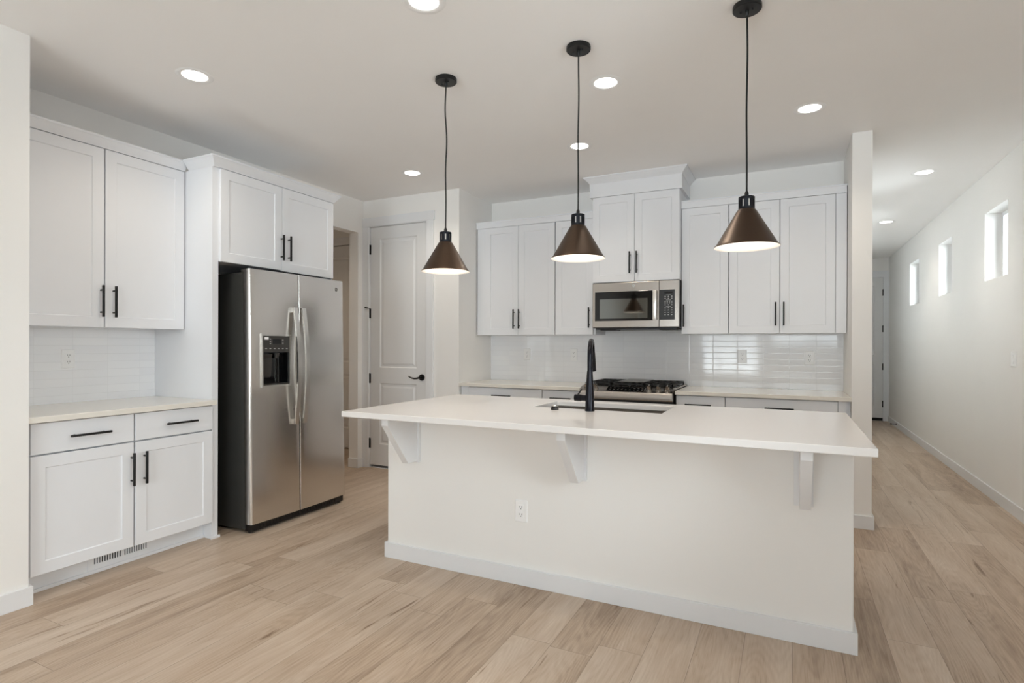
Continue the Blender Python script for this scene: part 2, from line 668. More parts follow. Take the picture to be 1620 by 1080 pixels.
# ------------------------------------------------------------------ room shell
bm = BM()
box(bm, -5.8, 1.70, -4.4, 11.6, -0.1, 0.0)
struct('floor', bm, M_FLOOR, 'light oak plank floor running through kitchen and hall', 'floor')
bm = BM()
box(bm, -5.8, 1.70, -4.4, 11.6, H, H + 0.1)
struct('ceiling', bm, M_CEIL, 'flat white textured ceiling with round downlights', 'ceiling')
bm = BM()
wall_holes(bm, 'X', XW - 0.115, XW, 1.3, 5.336, 0, H, [(3.56, 4.485, -0.001, 2.407)])
struct('wall_left', bm, M_WALL, 'white wall behind the refrigerator with a drywall opening to the next room', 'wall')
bm = BM()
box(bm, XW - 0.115, -3.283, -4.3, 1.4154, 0, H)
struct('wall_near_left', bm, M_WALL, 'white wall end at the left edge of the photo beside the left cabinets', 'wall')
bm = BM()
wall_holes(bm, 'Y', YD, YD + 0.115, XW, XD, 0, H, [(-3.873, -3.156, -0.001, 2.47)])
box(bm, XD - 0.115, XD, YD + 0.115, YB, 0, H)
struct('wall_pantry', bm, M_WALL, 'white wall holding the tall panelled door, turning the corner to the back wall', 'wall')
bm = BM()
box(bm, XW, XP2, YB, YB + 0.115, 0, H)
struct('wall_back', bm, M_WALL, 'white wall above and behind the back row of cabinets', 'wall')
bm = BM()
box(bm, XP, XP2, 4.5615, YB, 0, H, 0.0)
box(bm, XP, XP2, YB + 0.115, YE, 0, H)
struct('wall_partition', bm, M_WALL, 'narrow white wall end between the kitchen cabinets and the hall', 'wall')
bm = BM()
wall_holes(bm, 'X', XR, XR + 0.165, REAR_Y - 0.1, YE + 0.11, 0, H, RIGHT_HOLES)
struct('wall_right', bm, M_WALL, 'long white hall wall with three small high windows', 'wall')
bm = BM()
wall_holes(bm, 'Y', YE, YE + 0.115, XP, XR, 0, H, [(0.56, 1.449, -0.001, 2.42)])
struct('wall_end', bm, M_WALL, 'white wall at the far end of the hall around the door', 'wall')
bm = BM()
wall_holes(bm, 'Y', REAR_Y - 0.1, REAR_Y, -3.283, XR, 0, H, REAR_HOLES)
struct('wall_rear', bm, M_WALL, 'white wall with a tall window and an added high one opposite the kitchen', 'wall')
bm = BM()
box(bm, -5.8, XW - 0.115, 5.27, 5.385, 0, H)
box(bm, -5.8, -5.7, 2.9, 5.27, 0, H)
box(bm, -5.7, XW - 0.115, 2.9, 3.0, 0, H)
struct('wall_side_room', bm, M_WALL, 'beige lit walls of the room seen through the opening past the refrigerator', 'wall')


# baseboards
def bb(bm, x0, x1, y0, y1, h=0.092):
    box(bm, x0, x1, y0, y1, 0, h, 0.002)


bm = BM()
bb(bm, -3.283, -3.269, -4.2, 1.4294)
bb(bm, -3.42, -3.283, 1.4156, 1.4294)
struct('baseboard_left', bm, M_TRIM, 'white baseboard along the wall at the left edge of the photo', 'baseboard')
bm = BM()
bb(bm, XP - 0.014, XP2 + 0.014, 4.5475, 4.5613)
bb(bm, XP2 + 0.0002, XP2 + 0.014, 4.5615, YE)
struct('baseboard_partition', bm, M_TRIM, 'white baseboard wrapping the foot of the narrow wall end', 'baseboard')
bm = BM()
bb(bm, XR - 0.014, XR, REAR_Y, YE - 0.02)
struct('baseboard_right', bm, M_TRIM, 'white baseboard along the right hall wall', 'baseboard')
bm = BM()
bb(bm, -3.077, XD + 0.014, YD - 0.014, YD)
bb(bm, XW - 0.115, XW, 4.471, 4.4848)
bb(bm, XW, XW + 0.014, 4.471, 4.545)
struct('baseboard_pantry', bm, M_TRIM, 'white baseboard pieces beside the tall panelled door and in the wall opening', 'baseboard')
bm = BM()
bb(bm, -3.2826, XR - 0.0141, REAR_Y, REAR_Y + 0.014)
struct('baseboard_rear', bm, M_TRIM, 'white baseboard below the rear windows', 'baseboard')

# backsplash
bm = BM()
box(bm, XW, XW + 0.010, 1.4156, 2.4195, KT, 1.3595)
struct('backsplash_left', bm, M_TILE_Y, 'glossy white stacked tile above the left worktop', 'backsplash')
bm = BM()
box(bm, XD, -1.5605, YB - 0.010, YB, KT, 1.3595)
box(bm, -1.5605, -0.8065, YB - 0.010, YB, 0.90, 1.398)
box(bm, -0.8065, XP, YB - 0.010, YB, KT, 1.3595)
struct('backsplash_back', bm, M_TILE_X, 'glossy white stacked tile along the back wall behind the stove', 'backsplash')


# ------------------------------------------------------------------ doors
def panel_door(fr, u0, u1, v0, v1, zones, w0=-0.035):
    """moulded interior door: slab with stiles, rails and raised panels; zones [(v0,v1)]"""
    bm = BM()
    fr.box(bm, u0, u1, v0, v1, w0, -0.010)
    s = 0.1195
    fr.box(bm, u0, u0 + s, v0, v1, -0.010, 0.0)
    fr.box(bm, u1 - s, u1, v0, v1, -0.010, 0.0)
    vs = [v0] + [z for zz in zones for z in zz] + [v1]
    for i in range(0, len(vs), 2):
        fr.box(bm, u0 + s, u1 - s, vs[i], vs[i + 1], -0.010, 0.0)
    for a, b in zones:
        fr.loops(bm, u0 + s, u1 - s, a, b, [(0, -0.0102), (0.0, -0.0005), (0.010, -0.009), (0.026, -0.009), (0.044, -0.002)])
    return bm


def hinge(fr, u, v, w=0.004, hh=0.049):
    bm = BM()
    cyl(bm, fr.P(u, v - hh, w), fr.P(u, v + hh, w), 0.0075, seg=12)
    cyl(bm, fr.P(u, v + hh, w), fr.P(u, v + hh + 0.006, w), 0.005, 0.003, seg=10)
    fr.box(bm, u - 0.012, u + 0.012, v - hh, v + hh, w - 0.012, w - 0.005)
    return bm


FD = Frame('B', 4.575)
d1 = thing('door_1', 'tall closed white two-panel door with black lever in the pantry wall', 'door', (-3.514, 4.59, 0), kind='structure')
obj('door_slab', panel_door(FD, -3.862, -3.166, 0.030, 2.462, [(0.245, 0.870), (1.028, 2.340)]), M_DOOR, d1)
for v, dv in ((2.238, 0), (1.582, 1), (0.915, 0), (0.252, 0)):
    b_ = hinge(FD, -3.868, v, 0.010)
    if dv:
        cyl(b_, FD.P(-3.868, v + 0.05, 0.012), FD.P(-3.90, v + 0.062, 0.05), 0.006, seg=10)
    obj('hinge', b_, M_HINGE, d1, 40)
bm = BM()
cyl(bm, FD.P(-3.221, 0.941, -0.001), FD.P(-3.221, 0.941, 0.012), 0.033, 0.030, 28)
cyl(bm, FD.P(-3.221, 0.941, 0.012), FD.P(-3.221, 0.941, 0.050), 0.011, 0.010, 16)
pts = []
for i in range(11):
    t = i / 10
    pts.append(FD.P(-3.221 - 0.125 * t, 0.941 - 0.012 * math.sin(t * math.pi) + 0.010 * t * t, 0.048 + 0.004 * math.sin(t * math.pi)))
tube(bm, pts, [0.0095 - 0.0045 * (i / 10) for i in range(11)], 10)
obj('lever_handle', bm, M_HINGE, d1, 40)
bm = BM()
FT = Frame('B', 4.565)
FT.box(bm, -3.951, -3.873, 0, 2.470, 0.0, 0.016, 0.0015)
FT.box(bm, -3.156, -3.078, 0, 2.470, 0.0, 0.016, 0.0015)
FT.box(bm, -3.951, -3.066, 2.470, 2.560, 0.0, 0.020, 0.0015)
FT.box(bm, -3.8728, -3.8660, 0, 2.470, -0.114, 0.010)
FT.box(bm, -3.1630, -3.1562, 0, 2.470, -0.114, 0.010)
FT.box(bm, -3.866, -3.163, 2.4645, 2.470, -0.114, 0.010)
FT.box(bm, -3.866, -3.163, 0.0, 0.006, -0.114, -0.01)
struct('trim_1', bm, M_TRIM, 'white flat casing and header around the tall panelled pantry door', 'door casing')

# hall end door
FE = Frame('B', YE + 0.012)
d2 = thing('door_2', 'closed pale grey door with black hinges at the far end of the hall', 'door', (1.0, YE + 0.03, 0), kind='structure')
obj('door_slab', panel_door(FE, 0.566, 1.4435, 0.050, 2.416, [(0.25, 0.95), (1.10, 2.28)]), M_DOOR, d2)
for v in (2.165, 1.552, 0.913, 0.285):
    obj('hinge', hinge(FE, 1.4465, v, 0.014, 0.055), M_HINGE, d2, 40)
bm = BM()
FE.box(bm, 0.566, 1.4435, 0.002, 0.050, -0.035, 0.004)
obj('weather_sweep', bm, M_RUBBER_SHADE, d2)
bm = BM()
FEt = Frame('B', YE)
FEt.box(bm, 1.449, XR, 0, 2.42, 0.0, 0.016, 0.0015)
FEt.box(bm, XP2 + 0.015, 0.56, 0, 2.42, 0.0, 0.016, 0.0015)
FEt.box(bm, XP2 + 0.015, XR, 2.42, 2.53, 0.0, 0.020, 0.0015)
FEt.box(bm, 1.4445, 1.4488, 0, 2.4198, -0.115, 0.006)
FEt.box(bm, 0.5602, 0.5650, 0, 2.4198, -0.115, 0.006)
FEt.box(bm, 0.5650, 1.4445, 2.4165, 2.4198, -0.115, 0.006)
FEt.box(bm, 0.5650, 1.4445, 0.0, 0.0015, -0.115, 0.006)
FEt.box(bm, 0.5650, 1.4445, 0.0, 2.4165, -0.115, -0.060)  # unseen board added behind the door to block sky light
struct('trim_2', bm, M_TRIM, 'white casing around the hall end door with an added unseen light-blocking board', 'door casing')

# side-room door
FS = Frame('B', 5.27)
d3 = thing('door_3', 'white door in the side room seen through the gap past the refrigerator', 'door', (-5.0, 5.26, 0), kind='structure')
obj('door_slab', panel_door(Frame('B', 5.236), -5.45, -4.62, 0.020, 2.455, [(0.25, 0.90), (1.05, 2.32)], w0=-0.0335), M_DOOR, d3)
bm = BM()
FS.box(bm, -5.54, -5.455, 0, 2.465, 0.0, 0.040, 0.0015)
FS.box(bm, -4.615, -4.53, 0, 2.465, 0.0, 0.040, 0.0015)
FS.box(bm, -5.55, -4.52, 2.465, 2.560, 0.0, 0.044, 0.0015)
struct('trim_3', bm, M_TRIM, 'white casing around the side room door', 'door casing')


# ------------------------------------------------------------------ windows
def window(idx, ax, p, u0, u1, z0, z1, label="", mullions=0, depth=0.05, fw=0.045):
    """vinyl frame with a pane, set at plane p"""
    w = thing('window_%d' % idx, label, 'window', (p, (u0 + u1) / 2, z0) if ax == 'X' else ((u0 + u1) / 2, p, z0), kind='structure')
    bm = BM()
    n = mullions + 1
    holes = []
    span = (u1 - u0 - fw) / n
    for i in range(n):
        holes.append((u0 + fw + i * span, u0 + (i + 1) * span, z0 + fw, z1 - fw))
    wall_holes(bm, ax, p, p + depth, u0 + 0.0005, u1 - 0.0005, z0 + 0.0005, z1 - 0.0005, holes)
    obj('window_frame', bm, M_VINYL, w)
    for a, b, c, d in holes:
        bm = BM()
        if ax == 'X':
            box(bm, p + 0.022, p + 0.028, a - 0.004, b + 0.004, c - 0.004, d + 0.004)
        else:
            box(bm, a - 0.004, b + 0.004, p + 0.022, p + 0.028, c - 0.004, d + 0.004)
        obj('window_pane', bm, M_GLASS, w)
    return w


window(1, 'X', 1.642, *RIGHT_HOLES[1], fw=0.03, label='small high hall window nearest the kitchen, deep white reveal')
window(2, 'X', 1.642, *RIGHT_HOLES[2], fw=0.03, label='small high hall window in the middle of the three')
window(3, 'X', 1.642, *RIGHT_HOLES[3], fw=0.03, label='small high hall window nearest the far door')
window(4, 'X', 1.60, *RIGHT_HOLES[0], 'square window in the right wall beside the viewer', fw=0.05)
window(5, 'Y', REAR_Y - 0.085, *REAR_HOLES[0], 'wide rear window with two mullions opposite the kitchen', mullions=2, fw=0.06)
window(6, 'Y', REAR_Y - 0.085, *REAR_HOLES[1], 'unseen high rear window added for light nearest the right wall', mullions=1, fw=0.06)  # made-up window, placed to bring in more rear daylight

# ------------------------------------------------------------------ left run
FL = Frame('L', -3.345)


def add_doors(fr, root, spec, mat=M_CAB):
    for s in spec:
        kind, u0, u1, v0, v1, pu, pv, vert = s
        b_ = fr.shaker(u0, u1, v0, v1) if kind == 'door' else fr.slab(u0, u1, v0, v1)
        d = obj(kind, b_, mat, root)
        if pu is not None:
            ln = 0.186 if vert else 0.195
            obj('handle', fr.pull(pu, pv, ln, vert), M_BLACK, d, 35)


c = thing('base_cabinet', 'white two-door two-drawer base cabinet left of the refrigerator', 'cabinet', (-3.65, 1.92, 0), group='white shaker base cabinets')
bm = BM()
FL.box(bm, 1.4175, 2.4185, 0.112, 0.8715, -0.604, -0.018)
obj('body', bm, M_CAB, c)
add_doors(FL, c, [
    ('door', 1.441, 1.9255, 0.114, 0.7045, 1.911, 0.555, True),
    ('door', 1.9345, 2.4125, 0.114, 0.7045, 1.981, 0.555, True),
    ('drawer', 1.441, 1.9255, 0.712, 0.865, 1.697, 0.787, False),
    ('drawer', 1.9345, 2.4125, 0.712, 0.865, 2.196, 0.787, False)])
bm = BM()
FL.box(bm, 1.4175, 2.4185, 0.0, 0.1115, -0.604, -0.080)
FL.box(bm, 1.4305, 2.4185, 0.0, 0.018, -0.080, -0.067, 0.003)
obj('toe_kick', bm, M_TRIM, c)

bm = BM()
box(bm, XW + 0.0002, -3.289, 1.4158, 2.4185, KB, KT, 0.003)
tag(obj('worktop', bm, M_QUARTZ_W), 'cream white quartz worktop on the left base cabinet', 'worktop', group='white quartz worktops')

# toe-kick register
v = thing('toe_kick_vent', 'white slotted air register in the toe kick under the left cabinet', 'vent', (-3.42, 1.913, 0.02))
FV = Frame('L', -3.425)
U0, U1 = 1.742, 2.087
slots = [U0 + 0.028 + i * (U1 - U0 - 0.056) / 22 for i in range(22)]
bm = BM()
wall_holes(bm, 'X', -3.4249, -3.4205, U0, U1, 0.0185, 0.104, [(s + 0.002, s + 0.0095, 0.048, 0.092) for s in slots])
obj('grille', bm, M_TRIM, v)
bm = BM()
FV.box(bm, slots[3] - 0.001, slots[11] - 0.002, 0.046, 0.094, 0.0001, 0.0006)
obj('slot_shade_black', bm, M_GRID, v)  # black sheet standing in for the shade behind these slots
bm = BM()
FV.box(bm, slots[0] - 0.001, slots[3] - 0.002, 0.046, 0.094, 0.0001, 0.0006)
obj('slot_shade_grey', bm, M_SLOT_SHADE, v)  # grey sheet standing in for the fainter slot shade
bm = BM()
FV.box(bm, slots[12] - 0.002, slots[21] + 0.012, 0.046, 0.094, 0.0001, 0.0006)
obj('slot_shade_grey', bm, M_SLOT_SHADE, v)  # same grey stand-in for shade behind the remaining slots
for u in (U0 + 0.012, U1 - 0.012):
    obj('screw', cyl(BM(), FV.P(u, 0.09, 0.0044), FV.P(u, 0.09, 0.0062), 0.004, 0.003, 10), M_STEEL_V, v)

# left wall cabinet
FU = Frame('L', -3.635)
c = thing('overhead_cabinet', 'large white two-door wall cabinet above the left worktop', 'cabinet', (-3.79, 1.92, 1.36), group='white shaker wall cabinets')
bm = BM()
FU.box(bm, 1.4175, 2.4185, 1.36, 2.412, -0.315, -0.014)
obj('body', bm, M_CAB, c)
add_doors(FU, c, [
    ('door', 1.425, 1.9225, 1.358, 2.408, 1.904, 1.511, True),
    ('door', 1.9295, 2.412, 1.358, 2.408, 1.973, 1.511, True)])
bm = BM()
FU.crown(bm, 1.4165, 2.4185, -0.315, 0.018, [(0, 2.4125), (0.003, 2.418), (0.012, 2.432), (0.028, 2.458), (0.032, 2.462), (0.032, 2.474)], False, False)
obj('crown', bm, M_CAB, c)

# refrigerator surround
c = thing('refrigerator_cabinet', 'white tall cabinet surround with two doors over the refrigerator', 'cabinet', (-3.65, 2.95, 0), group=None)
bm = BM()
FL.box(bm, 2.4635, 3.4698, 1.805, 2.412, -0.604, 0.0)
obj('body', bm, M_CAB, c)
bm = BM()
FL.box(bm, 2.420, 2.440, 0, 2.412, -0.604, 0.0)
FL.box(bm, 2.440, 2.463, 0, 2.412, -0.020, 0.0)
FL.box(bm, 2.410, 2.474, 0, 0.017, 0.0, 0.012, 0.002)
obj('side_panel', bm, M_CAB, c)
bm = BM()
FL.box(bm, 3.470, 3.487, 0, 2.412, -0.604, 0.0)
obj('side_panel', bm, M_CAB, c)
add_doors(FL, c, [
    ('door', 2.4665, 2.9605, 1.802, 2.408, 2.953, 1.965, True),
    ('door', 2.9645, 3.480, 1.797, 2.408, 3.019, 1.966, True)])
bm = BM()
FL.crown(bm, 2.420, 3.487, -0.604, 0.018, [(0, 2.4125), (0.003, 2.418), (0.014, 2.432), (0.036, 2.462), (0.042, 2.466), (0.042, 2.476)], True, True, left_back=-0.236)
obj('crown', bm, M_CAB, c)

# ------------------------------------------------------------------ refrigerator
fr = thing('refrigerator', 'stainless side by side refrigerator with water dispenser and long curved handles', 'refrigerator', (-3.25, 3.03, 0))
Y0, YS, Y1 = 2.588, 2.9955, 3.4705
bm = BM()
box(bm, -3.90, -3.246, Y0 + 0.004, Y1 - 0.004, 0.022, 1.745, 0.006)
obj('cabinet_body', bm, M_FRSIDE, fr, 30)


def door_plan(a, b, round_a, round_b):
    """plan outline of a gently bowed door, (x,y)"""
    xb, xf = -3.238, -3.182
    mid = (Y0 + Y1) / 2

    def fx(y):
        return xf + 0.014 * (1 - ((y - mid) / (Y1 - mid)) ** 2)
    pts = [(xb, a)]
    ra, rb = (0.016 if round_a else 0.004), (0.016 if round_b else 0.004)
    for i in range(7):
        t = i / 6 * R90
        pts.append((fx(a + ra) - ra + ra * math.sin(t), a + ra - ra * math.cos(t)))
    for i in range(1, 12):
        y = a + ra + (b - ra - rb - a) * i / 12
        pts.append((fx(y), y))
    for i in range(7):
        t = i / 6 * R90
        pts.append((fx(b - rb) - rb + rb * math.cos(t), b - rb + rb * math.sin(t)))
    pts.append((xb, b))
    return pts


def bool_cut(o, cutter_bm):
    me = bpy.data.meshes.new('cutter')
    bmesh.ops.recalc_face_normals(cutter_bm, faces=cutter_bm.faces)
    cutter_bm.to_mesh(me)
    cutter_bm.free()
    co = bpy.data.objects.new('cutter', me)
    COL.objects.link(co)
    md = o.modifiers.new('cut', 'BOOLEAN')
    md.object = co
    md.operation = 'DIFFERENCE'
    md.solver = 'EXACT'
    pinv, par = o.matrix_parent_inverse.copy(), o.parent
    bpy.context.view_layer.update()
    dg = bpy.context.evaluated_depsgraph_get()
    ev = o.evaluated_get(dg)
    nm = bpy.data.meshes.new_from_object(ev)
    o.modifiers.clear()
    o.data = nm
    bpy.data.objects.remove(co)


DY0, DY1, DZ0, DZ1 = 2.672, 2.917, 0.968, 1.332
bm = BM()
prism(bm, door_plan(Y0, YS - 0.004, True, False), lambda a, b, h: (a, b, h), 0.062, 1.765)
dl = obj('door', bm, M_STEEL, fr, 35)
cut = BM()
box(cut, -3.225, -3.10, DY0 + 0.008, DY1 - 0.008, DZ0 + 0.008, 1.206)
bool_cut(dl, cut)
bm = BM()
prism(bm, door_plan(YS + 0.004, Y1, False, True), lambda a, b, h: (a, b, h), 0.062, 1.765)
dr = obj('door', bm, M_STEEL, fr, 35)
bm = BM()
box(bm, -3.2455, -3.190, YS - 0.0037, YS + 0.0037, 0.066, 1.762)
obj('door_gap_shade', bm, M_RUBBER_SHADE, fr)  # dark strip painted in as the shade of the door gap

# dispenser
FDp = Frame('L', -3.1705)
bm = BM()
wall_holes(bm, 'X', -3.178, -3.1655, DY0, DY1, DZ0, DZ1, [(DY0 + 0.010, DY1 - 0.010, DZ0 + 0.012, DZ1 - 0.014)])
dsp = obj('dispenser_frame', bm, M_STEEL_V, dl)
bm = BM()
box(bm, -3.184, -3.1665, DY0 + 0.0102, DY1 - 0.0102, 1.206, DZ1 - 0.0142, 0.001)
cp = obj('control_panel', bm, M_DKGREY, dl)
bm = BM()
yc = (DY0 + DY1) / 2
box(bm, -3.1665, -3.1655, yc - 0.032, yc + 0.034, 1.263, 1.295)
obj('display', bm, M_LCD, cp)
for (du, dv) in ((-0.052, 0.028), (-0.052, 0.010), (-0.052, -0.004), (0.054, 0.022), (0.054, 0.006), (0.054, -0.004)):
    obj('button', box(BM(), -3.1666, -3.1656, yc + du - 0.005, yc + du + 0.005, 1.268 + dv - 0.0022, 1.268 + dv + 0.0022), M_LEGEND, cp)
for i in range(6):
    u = yc - 0.088 + i * 0.0352
    obj('button', box(BM(), -3.1666, -3.1656, u - 0.007, u + 0.007, 1.2285, 1.233), M_LEGEND, cp)
bm = BM()
box(bm, -3.1666, -3.1655, DY0 + 0.022, DY0 + 0.056, 1.292, 1.309)
obj('status_badge', bm, M_PLATE, cp)
bm = BM()
wall_holes(bm, 'X', -3.2255, -3.178, DY0 + 0.0082, DY1 - 0.0082, DZ0 + 0.0082, 1.2058, [(DY0 + 0.016, DY1 - 0.016, DZ0 + 0.014, 1.200)])
box(bm, -3.2285, -3.224, DY0 + 0.009, DY1 - 0.009, DZ0 + 0.009, 1.205)
obj('dispenser_recess', bm, M_BGLOSS, dl)
bm = BM()
prism(bm, [(-3.224, 1.192), (-3.186, 1.192), (-3.196, 1.168), (-3.190, 1.162), (-3.204, 1.035), (-3.212, 1.033), (-3.216, 1.16), (-3.224, 1.17)],
      lambda a, b, h: (a, h, b), DY0 + 0.020, DY0 + 0.105)
obj('dispenser_paddle', bm, M_DKGREY, dl)
bm = BM()
cyl(bm, (-3.200, yc + 0.03, 1.205), (-3.205, yc + 0.03, 1.165), 0.022, 0.016, 18)
obj('ice_chute', bm, M_DKGREY, dl, 40)
bm = BM()
box(bm, -3.222, -3.172, DY0 + 0.016, DY1 - 0.016, DZ0 + 0.014, DZ0 + 0.021, 0.001)
obj('drip_tray', bm, M_DKGREY, dl)


def fr_handle(par, yc, dy):
    bm = BM()
    n = 22
    A = []
    for i in range(n + 1):
        t = i / n
        z = 0.690 + (1.524 - 0.690) * t
        x = -3.140 + 0.036 * math.sin(math.pi * t)
        A.append((x, z))
    prof = A + [(x - 0.014, z) for x, z in A[::-1]]
    prism(bm, prof, lambda a, b, h: (a, h, b), yc - 0.0165, yc + 0.0165)
    h = obj('handle', bm, M_STEEL_V, par, 35)
    for z0, z1 in ((0.690, 0.728), (1.486, 1.524)):
        obj('handle_bracket', box(BM(), -3.176, -3.146, yc - 0.0165, yc + 0.0165, z0, z1, 0.002), M_STEEL_V, h)


fr_handle(dl, YS - 0.050, 0)
fr_handle(dr, YS + 0.026, 0)
# emblem: engraved script monogram in a ring
bm = BM()
ey, ez, ex = 3.385, 1.695, -3.1795
cyl(bm, (ex, ey, ez), (ex + 0.003, ey, ez), 0.0165, seg=28)
em = obj('emblem', bm, M_DKGREY, dr, 40)
bm = BM()


def ring(bm, c, r, rr, ax, seg=28):
    pts = []
    for i in range(seg + 1):
        t = 2 * math.pi * i / seg
        pts.append((c[0], c[1] + r * math.cos(t), c[2] + r * math.sin(t)) if ax == 'X' else (c[0] + r * math.cos(t), c[1], c[2] + r * math.sin(t)))
    tube(bm, pts, rr, 6, caps=False)


def monogram(bm, c, s, ax):
    """two looping script letters"""
    def q(u, v):
        return (c[0], c[1] + u * s, c[2] + v * s) if ax == 'X' else (c[0] + u * s, c[1], c[2] + v * s)
    g = [(-0.08, 0.5), (-0.35, 0.6), (-0.62, 0.35), (-0.66, 0.0), (-0.5, -0.38), (-0.22, -0.42), (-0.08, -0.15), (-0.12, 0.02), (-0.32, 0.0)]
    e = [(0.62, 0.42), (0.42, 0.6), (0.2, 0.45), (0.26, 0.12), (0.48, 0.06), (0.2, 0.0), (0.1, -0.28), (0.3, -0.5), (0.6, -0.32)]
    for k in (g, e):
        tube(bm, [q(u, v) for u, v in k], 0.07 * s, 6)


ring(bm, (ex + 0.003, ey, ez), 0.0150, 0.0012, 'X')
monogram(bm, (ex + 0.003, ey, ez), 0.0145, 'X')
obj('emblem_letters', bm, M_STEEL_V, em, 60)
bm = BM()
box(bm, -3.262, -3.196, Y0 + 0.012, Y1 - 0.010, 0.012, 0.057, 0.003)
for i in range(26):
    y = Y0 + 0.08 + i * 0.028
    box(bm, -3.1965, -3.1935, y, y + 0.016, 0.022, 0.046)
obj('kick_grille', bm, M_BPLAST, fr)
for y in (Y0 + 0.03, Y1 - 0.03):
    bm = BM()
    cyl(bm, (-3.222, y - 0.012, 0.0135), (-3.222, y + 0.012, 0.0135), 0.0135, seg=18)
    obj('roller_foot', bm, M_BPLAST, fr, 40)
    bm = BM()
    box(bm, -3.27, -3.19, y - 0.022, y + 0.022, 1.7455, 1.7645, 0.004)
    obj('hinge_cover', bm, M_FRSIDE, fr)
for y in (Y0 + 0.05, Y1 - 0.05):
    obj('foot', cyl(BM(), (-3.84, y, 0.0), (-3.84, y, 0.023), 0.02, seg=14), M_BPLAST, fr, 40)
fr.rotation_euler = (0, math.radians(-0.95), 0)

# ------------------------------------------------------------------ back run: wall cabinets
FW = Frame('B', 4.905)


def wall_cab(label, u0, u1, doors, fu0, fu1, filler=None, fl=False, frr=False):
    c = thing('overhead_cabinet', label, 'cabinet', ((u0 + u1) / 2, 5.06, 1.36), group='white shaker wall cabinets')
    bm = BM()
    FW.box(bm, u0, u1, 1.36, 2.410, -0.3155, -0.012)
    obj('body', bm, M_CAB, c)
    add_doors(FW, c, doors)
    if filler:
        bm = BM()
        FW.box(bm, filler[0], filler[1], 1.358, 2.410, -0.0118, 0.012)
        obj('filler_strip', bm, M_CAB, c)
    bm = BM()
    FW.crown(bm, fu0, fu1, -0.3155, 0.021, [(0, 2.4105), (0.0, 2.462), (0.004, 2.466), (0.004, 2.475)], fl, frr)
    obj('fascia', bm, M_CAB, c)
    return c


wall_cab('white two-door wall cabinet next to the pantry wall', -2.785, -1.9465,
         [('door', -2.690, -2.3275, 1.358, 2.408, -2.366, 1.511, True), ('door', -2.3235, -1.951, 1.358, 2.408, -2.309, 1.511, True)],
         -2.789, -1.9465, (-2.778, -2.694), True)
wall_cab('narrow white single-door wall cabinet just left of the microwave', -1.946, -1.5605,
         [('door', -1.942, -1.580, 1.358, 2.408, -1.611, 1.511, True)], -1.946, -1.5605)
wall_cab('narrow white single-door wall cabinet just right of the microwave', -0.8055, -0.4315,
         [('door', -0.8015, -0.4345, 1.358, 2.408, -0.783, 1.511, True)], -0.8055, -0.4315)
wall_cab('white two-door wall cabinet beside the narrow wall end', -0.431, 0.399,
         [('door', -0.4285, -0.058, 1.358, 2.408, -0.085, 1.511, True), ('door', -0.054, 0.322, 1.358, 2.408, -0.027, 1.511, True)],
         -0.431, 0.397, (0.326, 0.397), False, True)

# cabinet over the microwave
FM = Frame('B', 4.825)
c = thing('overhead_cabinet', 'taller white two-door wall cabinet with crown above the microwave', 'cabinet', (-1.183, 5.02, 1.808), group='white shaker wall cabinets')
bm = BM()
FM.box(bm, -1.5600, -0.8060, 1.811, 2.5655, -0.395, 0.0)
obj('body', bm, M_CAB, c)
add_doors(FM, c, [
    ('door', -1.557, -1.1855, 1.8115, 2.5645, -1.221, 1.974, True),
    ('door', -1.1815, -0.809, 1.8115, 2.5645, -1.161, 1.974, True)])
bm = BM()
FM.box(bm, -1.583, -0.786, 2.566, 2.686, -0.395, 0.030, 0.001)
obj('frieze', bm, M_CAB, c)
bm = BM()
FM.crown(bm, -1.583, -0.786, -0.395, 0.030, [(0.0, 2.6862), (0.004, 2.692), (0.010, 2.700), (0.038, 2.728), (0.046, 2.733), (0.046, 2.7425)])
obj('crown', bm, M_CAB, c)

# ------------------------------------------------------------------ microwave
mw = thing('microwave', 'stainless over-the-range microwave under the tall cabinet', 'microwave', (-1.18, 5.0, 1.40))
FMw = Frame('B', 4.815)
bm = BM()
FMw.box(bm, -1.5545, -0.8085, 1.412, 1.809, -0.394, 0.0, 0.003)
obj('body', bm, M_DKGREY, mw)
bm = BM()
FMw.box(bm, -1.54, -0.83, 1.399, 1.4118, -0.36, -0.03, 0.002)
FMw.box(bm, -1.50, -1.36, 1.392, 1.399, -0.20, -0.04, 0.002)
FMw.box(bm, -0.98, -0.85, 1.392, 1.399, -0.20, -0.04, 0.002)
obj('underside_vent', bm, M_BPLAST, mw)
bm = BM()
FMw.box(bm, -1.5545, -0.972, 1.4165, 1.8055, 0.0005, 0.018, 0.003)
md_ = obj('door', bm, M_STEEL_H, mw)
bm = BM()
FMw.box(bm, -1.531, -1.022, 1.474, 1.728, 0.018, 0.0205, 0.001)
wg = obj('window', bm, M_BGLOSS, md_)
bm = BM()
FMw.box(bm, -1.486, -1.068, 1.494, 1.664, 0.0205, 0.0212)
obj('screen', bm, M_MWPANE, wg)
bm = BM()
FMw.box(bm, -1.020, -0.987, 1.478, 1.727, 0.040, 0.052, 0.004)
for v0 in (1.482, 1.697):
    FMw.box(bm, -1.014, -0.993, v0, v0 + 0.026, 0.018, 0.041)
obj('handle', bm, M_STEEL_V, md_, 40)
bm = BM()
FMw.box(bm, -0.969, -0.8085, 1.4165, 1.8055, 0.0005, 0.018, 0.003)
cpn = obj('control_panel', bm, M_STEEL_H, mw)
bm = BM()
FMw.box(bm, -0.967, -0.842, 1.476, 1.729, 0.018, 0.020, 0.001)
kp = obj('keypad', bm, M_BPLAST, cpn)
bm = BM()
FMw.box(bm, -0.927, -0.862, 1.692, 1.712, 0.020, 0.0206)
obj('display', bm, M_LCD, kp)
bm = BM()
